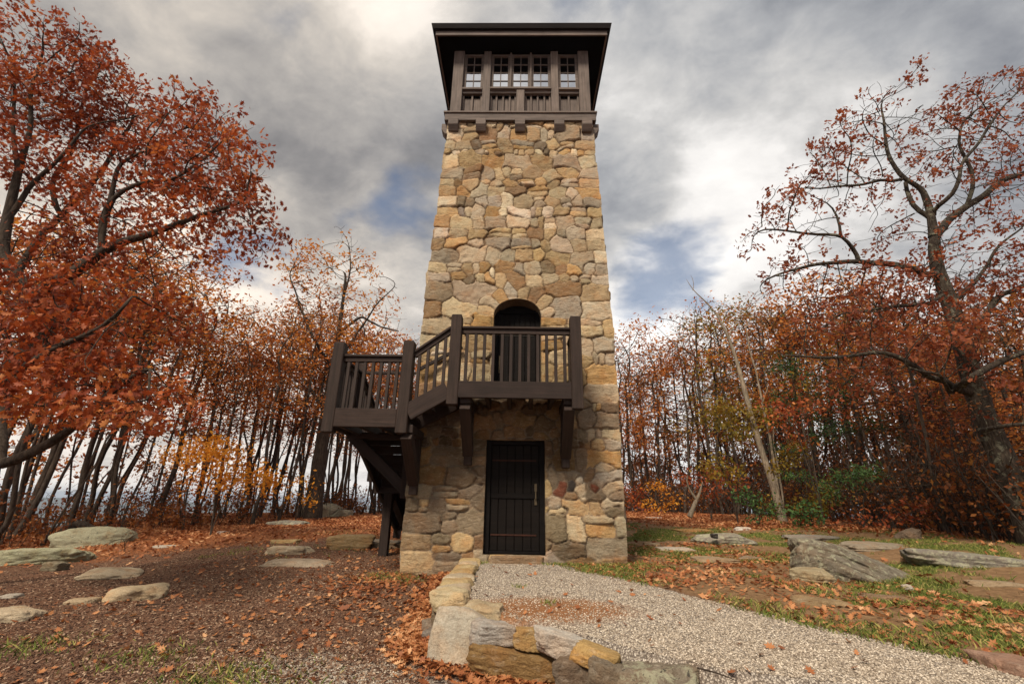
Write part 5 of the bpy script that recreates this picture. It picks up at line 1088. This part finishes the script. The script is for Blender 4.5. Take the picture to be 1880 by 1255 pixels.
shrub("shrub", "low dark green shrub beside the pale leaning tree's foot", 1462, 948, 8.6, .9, .9, 'leaf_green', 308, nleaf=16, size=.12, base=.1, cat="shrub")
shrub("shrub", "dark evergreen shrub left of the pale leaning tree's foot", 1388, 938, 10, 1.6, .8, 'leaf_green', 309, nleaf=14, size=.12, base=.1, cat="shrub")
shrub("sapling", "gold and olive sapling left of the pale leaning tree", 1352, 940, 11.5, 5.6, 1.7, 'leaf_olive', 310, nleaf=12, size=.17, base=.25, natt=420, step=.2, spread=.22)
shrub("sapling", "vivid orange red sapling right of the pale leaning tree", 1512, 950, 8.2, 5.0, 1.7, 'leaf_red', 311, nleaf=7, size=.15, base=.62, natt=320, flat=.4, step=.2, spread=.2)
shrub("shrub", "dark red brown shrub low under the right hand trees", 1640, 968, 5.5, .9, 1.3, 'leaf_red', 312, nleaf=7, size=.12, base=.1, cat="shrub")
shrub("shrub", "leafless twiggy shrub beside the long lichened rock on the left", 232, 1008, 3.8, .8, .6, 'leaf_brown', 313, nleaf=2, size=.07, base=.1, cat="shrub", natt=260, r0=.003)
for i, (px, Y_, H, lab) in enumerate([(1500, 11, 7.2, "tall green pine behind the olive green shrub"), (1610, 9, 5.6, "dark green pine behind the bright green pine shrub")]):
    g_ = np.random.default_rng(400 + i); p = at(px, 940, Y_); zg = gz(p[0], p[1]); T0 = line_nodes([np.zeros(3), np.array([.1, 0, H * .6]), np.array([.05, .05, H])], .25); A = []
    for k in range(13): a = g_.uniform(0, 6.28); h = g_.uniform(.42, .98) * H; q = g_.uniform(.3, 1) * (1.9 * (1.15 - h / H) + .3); A.append(ball(g_, 34, (math.cos(a) * q, math.sin(a) * q, h), (.75, .75, .16)))
    P, pr = sca(T0, list(range(-1, len(T0) - 1)), np.concatenate(A), .2, .22, 4, 40, g_, up=0); r, tip = radii(P, pr, .005, 2.2); tv, tf = tubes(P, pr, r); C = np.concatenate([P[tip] + g_.normal(0, .13, (tip.sum(), 3)) for _ in range(26)]); lv, lf = leaves(C, .16, g_, NEED * [2.0, 1], droop=0)
    make_tree("pine_tree", (tv, tf, lv, lf), M['bark'], M['leaf_green'], lab, "pines in the right hand wood", loc=(p[0], p[1], zg - .05))

# undergrowth at the foot of the wood: twiggy brush nobody could count
M['leaf_mix'] = leaf_material("undergrowth_leaves", [(0, (.05, .04, .012)), (.25, (.09, .035, .014)), (.5, (.19, .06, .02)), (.75, (.34, .13, .03)), (1, (.46, .24, .06))], varia=0)
brush = []
for s_ in range(5):
    g_ = np.random.default_rng(500 + s_); P, par = [], []
    for k in range(5):
        a = g_.uniform(0, 6.28); o_ = g_.normal(0, .25, 3) * [1, 1, 0]; t = line_nodes([o_, o_ + [math.cos(a) * .2, math.sin(a) * .2, .5], o_ + [math.cos(a) * .5, math.sin(a) * .5, 1.1]], .15); s1 = len(P); P += list(t); par += [-1] + list(range(s1, s1 + len(t) - 1))
    A = ball(g_, 110, (0, 0, 1.1), (1.0, 1.0, 1.0)); A = A[A[:, 2] > .2]; P, pr = sca(np.array(P), par, A, .15, .17, 2, 40, g_, up=.1); r, tip = radii(P, pr, .0045, 2.2); tv, tf = tubes(P, pr, r)
    C = np.concatenate([P[tip] + g_.normal(0, .14, (tip.sum(), 3)) for _ in range([1, 3, 2, 4, 2][s_])]); brush.append((tv, tf, C))
bv, bf, cc, o_ = [], [], [], 0; g_ = np.random.default_rng(77)
for i in range(300):
    b = g_.uniform(-52, -12) if i < 80 else g_.uniform(10.5, 52); dd = np.interp(b, BE, BD) + g_.uniform(-.6, 11) * (1 if i % 3 else .35); x = CAM[0] + math.sin(R(b)) * dd; y = CAM[1] + math.cos(R(b)) * dd; z = gz(x, y) - .05
    tv, tf, C = brush[i % 5]; s_ = g_.uniform(.4, 1.5) * (1.0 if b > 0 else .65) * (1.25 if b > 24 else 1); a = g_.uniform(0, 6.28); ca, sa = math.cos(a), math.sin(a); Rm = np.array([[ca, -sa, 0], [sa, ca, 0], [0, 0, 1]]) * s_
    bv.append(tv @ Rm.T + [x, y, z]); bf.append(tf + o_); o_ += len(tv); cc.append(C @ Rm.T + [x, y, z])
lv, lf = leaves(np.concatenate(cc), .13, g_, LEAF); bv = np.concatenate(bv); nb_ = len(bv)
ob = npmesh("undergrowth", np.r_[bv, lv], [np.concatenate(bf), lf + nb_], M['bark'], None); ob.data.materials.append(M['leaf_mix'])
mi = np.zeros(len(ob.data.polygons), np.int32); mi[-len(lf):] = 1; ob.data.polygons.foreach_set("material_index", mi); tag(ob, kind="stuff")

# far woodland beyond the first trees, one mass
sm = [forest_proto(600 + i, H=10, base=.12, rad=2.4, natt=330, nleaf=5, size=.32, r0=.009, clumps=14, step=.45) for i in range(3)]
bv, bf, lv_, lf_, o_, ol = [], [], [], [], 0, 0
for i in range(150):
    b = g_.uniform(-52, -14) if i < 24 else g_.uniform(12, 54); dd = np.interp(b, BE, BD) + (14 if b < 0 else 9) + g_.uniform(0, 24); x = CAM[0] + math.sin(R(b)) * dd; y = CAM[1] + math.cos(R(b)) * dd; z = gz(x, y) - .1
    tv, tf, lv, lf = sm[i % 3]; s_ = g_.uniform(.7, 1.05) * (.75 if b < 0 else 1.0); a = g_.uniform(0, 6.28); ca, sa = math.cos(a), math.sin(a); Rm = np.array([[ca, -sa, 0], [sa, ca, 0], [0, 0, 1]]) * s_
    bv.append(tv @ Rm.T + [x, y, z]); bf.append(tf + o_); o_ += len(tv); lv_.append(lv @ Rm.T + [x, y, z]); lf_.append(lf + ol); ol += len(lv)
bv = np.concatenate(bv); lf_ = np.concatenate(lf_) + len(bv)
ob = npmesh("woodland", np.r_[bv, np.concatenate(lv_)], [np.concatenate(bf), lf_], M['bark'], None); ob.data.materials.append(M['leaf_mix']); mi = np.zeros(len(ob.data.polygons), np.int32); mi[-len(lf_):] = 1; ob.data.polygons.foreach_set("material_index", mi); tag(ob, kind="stuff")

# ------------------------------------------------------------------ ground scatter
def zone_scatter(n, box, fn, seed):
    g_ = np.random.default_rng(seed); out_ = []; tot_ = 0
    while tot_ < n:
        x = g_.uniform(box[0], box[1], n); y = g_.uniform(box[2], box[3], n); k = g_.random(n) < fn(x, y); k &= ~((np.abs(x - TX) < 2.02) & (y > -.02) & (y < 4.02)); out_.append(np.c_[x[k], y[k]]); tot_ += k.sum()
        if len(out_) > 40: break
    p = np.concatenate(out_)[:n]; return np.c_[p, ground_z(p[:, 0], p[:, 1])], g_
def lit_d(x, y):
    s_ = wall_side(x, y); nn = vnoise(np.c_[x, y, x * 0], 1.3, 3); pr_ = np.interp(-y, [-.2, .7, 1.47, 2.84, 3.94, 5.08, 7], [.8, 1.0, 1.63, 2.27, 2.86, 3.6, 5.2])
    d = np.where(s_ < 0, np.exp(-((s_ + .22) / .24) ** 2) * np.where(y < -4.0, .55, 1.0), .012) * (y < .6) * (x < 2); d = np.where(x < -1.6, np.maximum(d, .006), d); d = np.where((x > pr_), .02 + .03 * (nn > .15), d); d = np.where((s_ > 0) & (x < pr_) & (y < 0), .0016, d)
    d += .07 * np.exp(-(((x + 1.9) / .9) ** 2 + ((y + .9) / 1.2) ** 2)) * (s_ < 0); be = np.interp(x, [-16, -12, -9, -5, 0, 5, 8, 12, 16], [4.5, 7.5, 11, 13, 14, 13, 11, 6.5, 3]); d += sstep(y - be + nn * 2, -5, 0) * .5
    de = np.interp(x, [-15, -11, -8, -5.5, -4, -2.3], [-3, 2, 4, 5.5, 4.5, 4]); d += sstep(y - de + nn * 1.3, -1.6, 1.2) * (x < -1.9) * .30; return np.clip(d, 0, 1)
def flat_leaves(P, g_, size, tmpl, lift=.02, tilt=.45):
    n = len(P); nr = g_.normal(0, tilt, (n, 3)); nr[:, 2] = 1; nr /= np.linalg.norm(nr, axis=1)[:, None]; a = g_.normal(size=(n, 3)); s_ = np.cross(nr, a); s_ /= np.linalg.norm(s_, axis=1)[:, None]; d = np.cross(nr, s_); sz = size * g_.uniform(.6, 1.3, n)
    cur = g_.uniform(-.2, .9, n); V = P[:, None] + [0, 0, lift] + (s_[:, None] * tmpl[None, :, 0, None] + d[:, None] * tmpl[None, :, 1, None] + nr[:, None] * ((tmpl[None, :, 0, None] ** 2 * 1.5 + tmpl[None, :, 1, None] ** 2 * .6) * cur[:, None, None])) * sz[:, None, None]
    return V.reshape(-1, 3), np.arange(n * len(tmpl)).reshape(n, -1)
M['leaf_litter'] = leaf_material("fallen_leaf_litter", [(0, (.10, .030, .014)), (.35, (.26, .085, .03)), (.7, (.44, .19, .075)), (1, (.62, .38, .20))], .15, varia=0)
Pn, g_ = zone_scatter(16000, (-6, 5.5, -5.6, 3.5), lit_d, 31); Pf, g2 = zone_scatter(60000, (-18, 17, -3, 26), lit_d, 32); nl = wall_side(Pn[:, 0], Pn[:, 1]); Pn[:, 2] += np.where((nl < 0) & (nl > -.55) & (Pn[:, 0] < 2), g_.uniform(0, .045, len(Pn)), 0)
v1, f1 = flat_leaves(Pn, g_, .085, OAK, .018); v2, f2 = flat_leaves(Pf, g2, .12, OAK2, .03, .6)
tag(npmesh("fallen_leaves", np.r_[v1, v2], [f1, f2 + len(v1)], M['leaf_litter']), kind="stuff")
# pebbles of the gravel path and chips of the mulch
def chips(P, g_, size, asp, name, mat, stops=None):
    n = len(P); base = np.array([(sx_, sy_, sz_) for sz_ in (-1, 1) for sy_ in (-1, 1) for sx_ in (-1, 1)], float) * .5; q = base[None] * (1 + g_.normal(0, .22, (n, 8, 3))); sz = size * g_.uniform(.5, 1.5, (n, 1, 1)) * np.array(asp) * g_.uniform(.7, 1.3, (n, 1, 3)); q = q * sz
    a = g_.uniform(0, 6.28, n); ca, sa = np.cos(a), np.sin(a); t = g_.normal(0, .35, n); ct, st = np.cos(t), np.sin(t); x = q[:, :, 0] * ct[:, None] - q[:, :, 2] * st[:, None]; z = q[:, :, 0] * st[:, None] + q[:, :, 2] * ct[:, None]; y = q[:, :, 1]
    V = np.stack([x * ca[:, None] - y * sa[:, None], x * sa[:, None] + y * ca[:, None], z], -1) + P[:, None] + [0, 0, size * .12]; Fb = np.array([(0, 2, 3, 1), (4, 5, 7, 6), (0, 1, 5, 4), (2, 6, 7, 3), (0, 4, 6, 2), (1, 3, 7, 5)]); Fa = (Fb[None] + (np.arange(n) * 8)[:, None, None]).reshape(-1, 4)
    tag(npmesh(name, V.reshape(-1, 3), [Fa], mat), kind="stuff")
def isl_mat(name, stops):
    mt, nt, out = nmat(name); g = N(nt, "ShaderNodeNewGeometry"); principled(nt, out, ramp(nt, g.outputs["Random Per Island"], stops), .9); return mt
prf = lambda y: np.interp(-y, [-.2, .7, 1.47, 2.84, 3.94, 5.08, 7], [.8, 1.0, 1.63, 2.27, 2.86, 3.6, 5.2])
Pg, g_ = zone_scatter(52000, (-.9, 4.2, -5.9, -.02), lambda x, y: ((wall_side(x, y) > .22) & (x < prf(y) + .1 * vnoise(np.c_[x, y, x * 0], 2.2, 3))) * np.exp(-.28 * (y + 5.5)) * (1 - .85 * np.exp(-(((x - .35) / .95) ** 2 + ((y + 3.45) / .55) ** 2))), 41)
Pg2, _ = zone_scatter(6000, (-3.6, -.6, -5.4, -2.8), lambda x, y: (wall_side(x, y) < -.3) * np.exp(-(((x + 1.5) / 1.1) ** 2 + ((y + 4.6) / .8) ** 2)), 42)
chips(np.r_[Pg, Pg2], g_, .0082, (1, .85, .6), "gravel", isl_mat("pale_gravel_stones", [(0, (.12, .09, .065)), (.4, (.32, .26, .195)), (.75, (.50, .42, .33)), (1, (.68, .60, .49))]))
Pm, g_ = zone_scatter(70000, (-15, -.75, -5.4, 5), lambda x, y: (wall_side(x, y) < -.15) * np.exp(-.2 * (y + 5.0)) * np.exp(-.14 * np.maximum(-x - 3, 0)), 43)
chips(Pm, g_, .019, (1.3, .5, .35), "mulch", isl_mat("wood_chip_mulch", [(0, (.035, .017, .011)), (.45, (.12, .062, .038)), (.8, (.23, .135, .085)), (1, (.42, .30, .20))]))
# grass
def grass_d(x, y):
    s_ = x - prf(y); nn = vnoise(np.c_[x, y, x * 0 + 3], .9, 4) + .5 * vnoise(np.c_[x, y, x * 0 + 9], 3.5, 3); d = (s_ > -.1) * sstep(nn, -.15, .3) * (1 - sstep(np.hypot(x - 1, y + 1), 9, 14)) * .6
    d = np.where((s_ > -.15) & (s_ < .8) & (y < 0), np.maximum(d, .75 * sstep(nn, -.4, .1)), d)
    for cx, cy, r_, a in ((-2.15, -.25, .35, .6), (-1.75, -.6, .3, .4), (-.62, -.12, .14, 1), (.62, -.12, .12, 1), (-3.3, -4.1, .35, .5), (-2.2, -4.5, .45, .5), (-2.5, -4.7, .3, .6), (.05, -2.3, .07, 1), (.4, -3.25, .08, 1), (-4.6, -3.9, .3, .7), (2.2, -.05, .3, .9), (1.6, -.12, .3, .9)): d = d + a * np.exp(-(((x - cx) ** 2 + (y - cy) ** 2) / r_ ** 2))
    d += .12 * (x < -2.5) * sstep(nn, 0, .4) * (y > 1.5) * (y < 8); return np.clip(d, 0, 1) * (1 - .96 * ((x < prf(y) - .15) & (wall_side(x, y) > 0) & (y < -.25) & (np.hypot(x - .05, y + 2.3) > .15) & (np.hypot(x - .4, y + 3.25) > .15)))
Pb, g_ = zone_scatter(70000, (-7, 12, -5.6, 11), grass_d, 51)
n = len(Pb); h = g_.uniform(.018, .055, n) * (1 + .5 * (g_.random(n) < .1)); a = g_.uniform(0, 6.28, n); wd = g_.uniform(.003, .007, n); dx, dy = np.cos(a), np.sin(a); ln_ = g_.normal(0, .7, (n, 2)) * h[:, None]
V = np.stack([Pb + np.c_[dx * wd, dy * wd, np.zeros(n)], Pb - np.c_[dx * wd, dy * wd, np.zeros(n)], Pb + np.c_[ln_ * .5, h * .65] - np.c_[dx * wd, dy * wd, np.zeros(n)] * .8, Pb + np.c_[ln_, h]], 1).reshape(-1, 3)
M['grass'] = isl_mat("short_grass", [(0, (.045, .070, .012)), (.45, (.11, .145, .022)), (.75, (.20, .20, .045)), (1, (.36, .28, .10))])
tag(npmesh("grass", V, [np.arange(n * 4).reshape(n, 4)], M['grass']), kind="stuff")

# ------------------------------------------------------------------ the air: far ridges fade to blue
mt, nt, out = nmat("thin_blue_air"); pv = N(nt, "ShaderNodeVolumePrincipled"); pv.inputs["Color"].default_value = (.62, .74, .92, 1); pv.inputs["Density"].default_value = 1.6e-4; pv.inputs["Anisotropy"].default_value = .2
L(nt, pv.outputs[0], out.inputs["Volume"])
hz = MB(); hz.box(-9600, 9600, -900, 12600, -520, 60, 0); tag(hz.build("haze", mt), kind="stuff")
SC.cycles.volume_bounces = 0
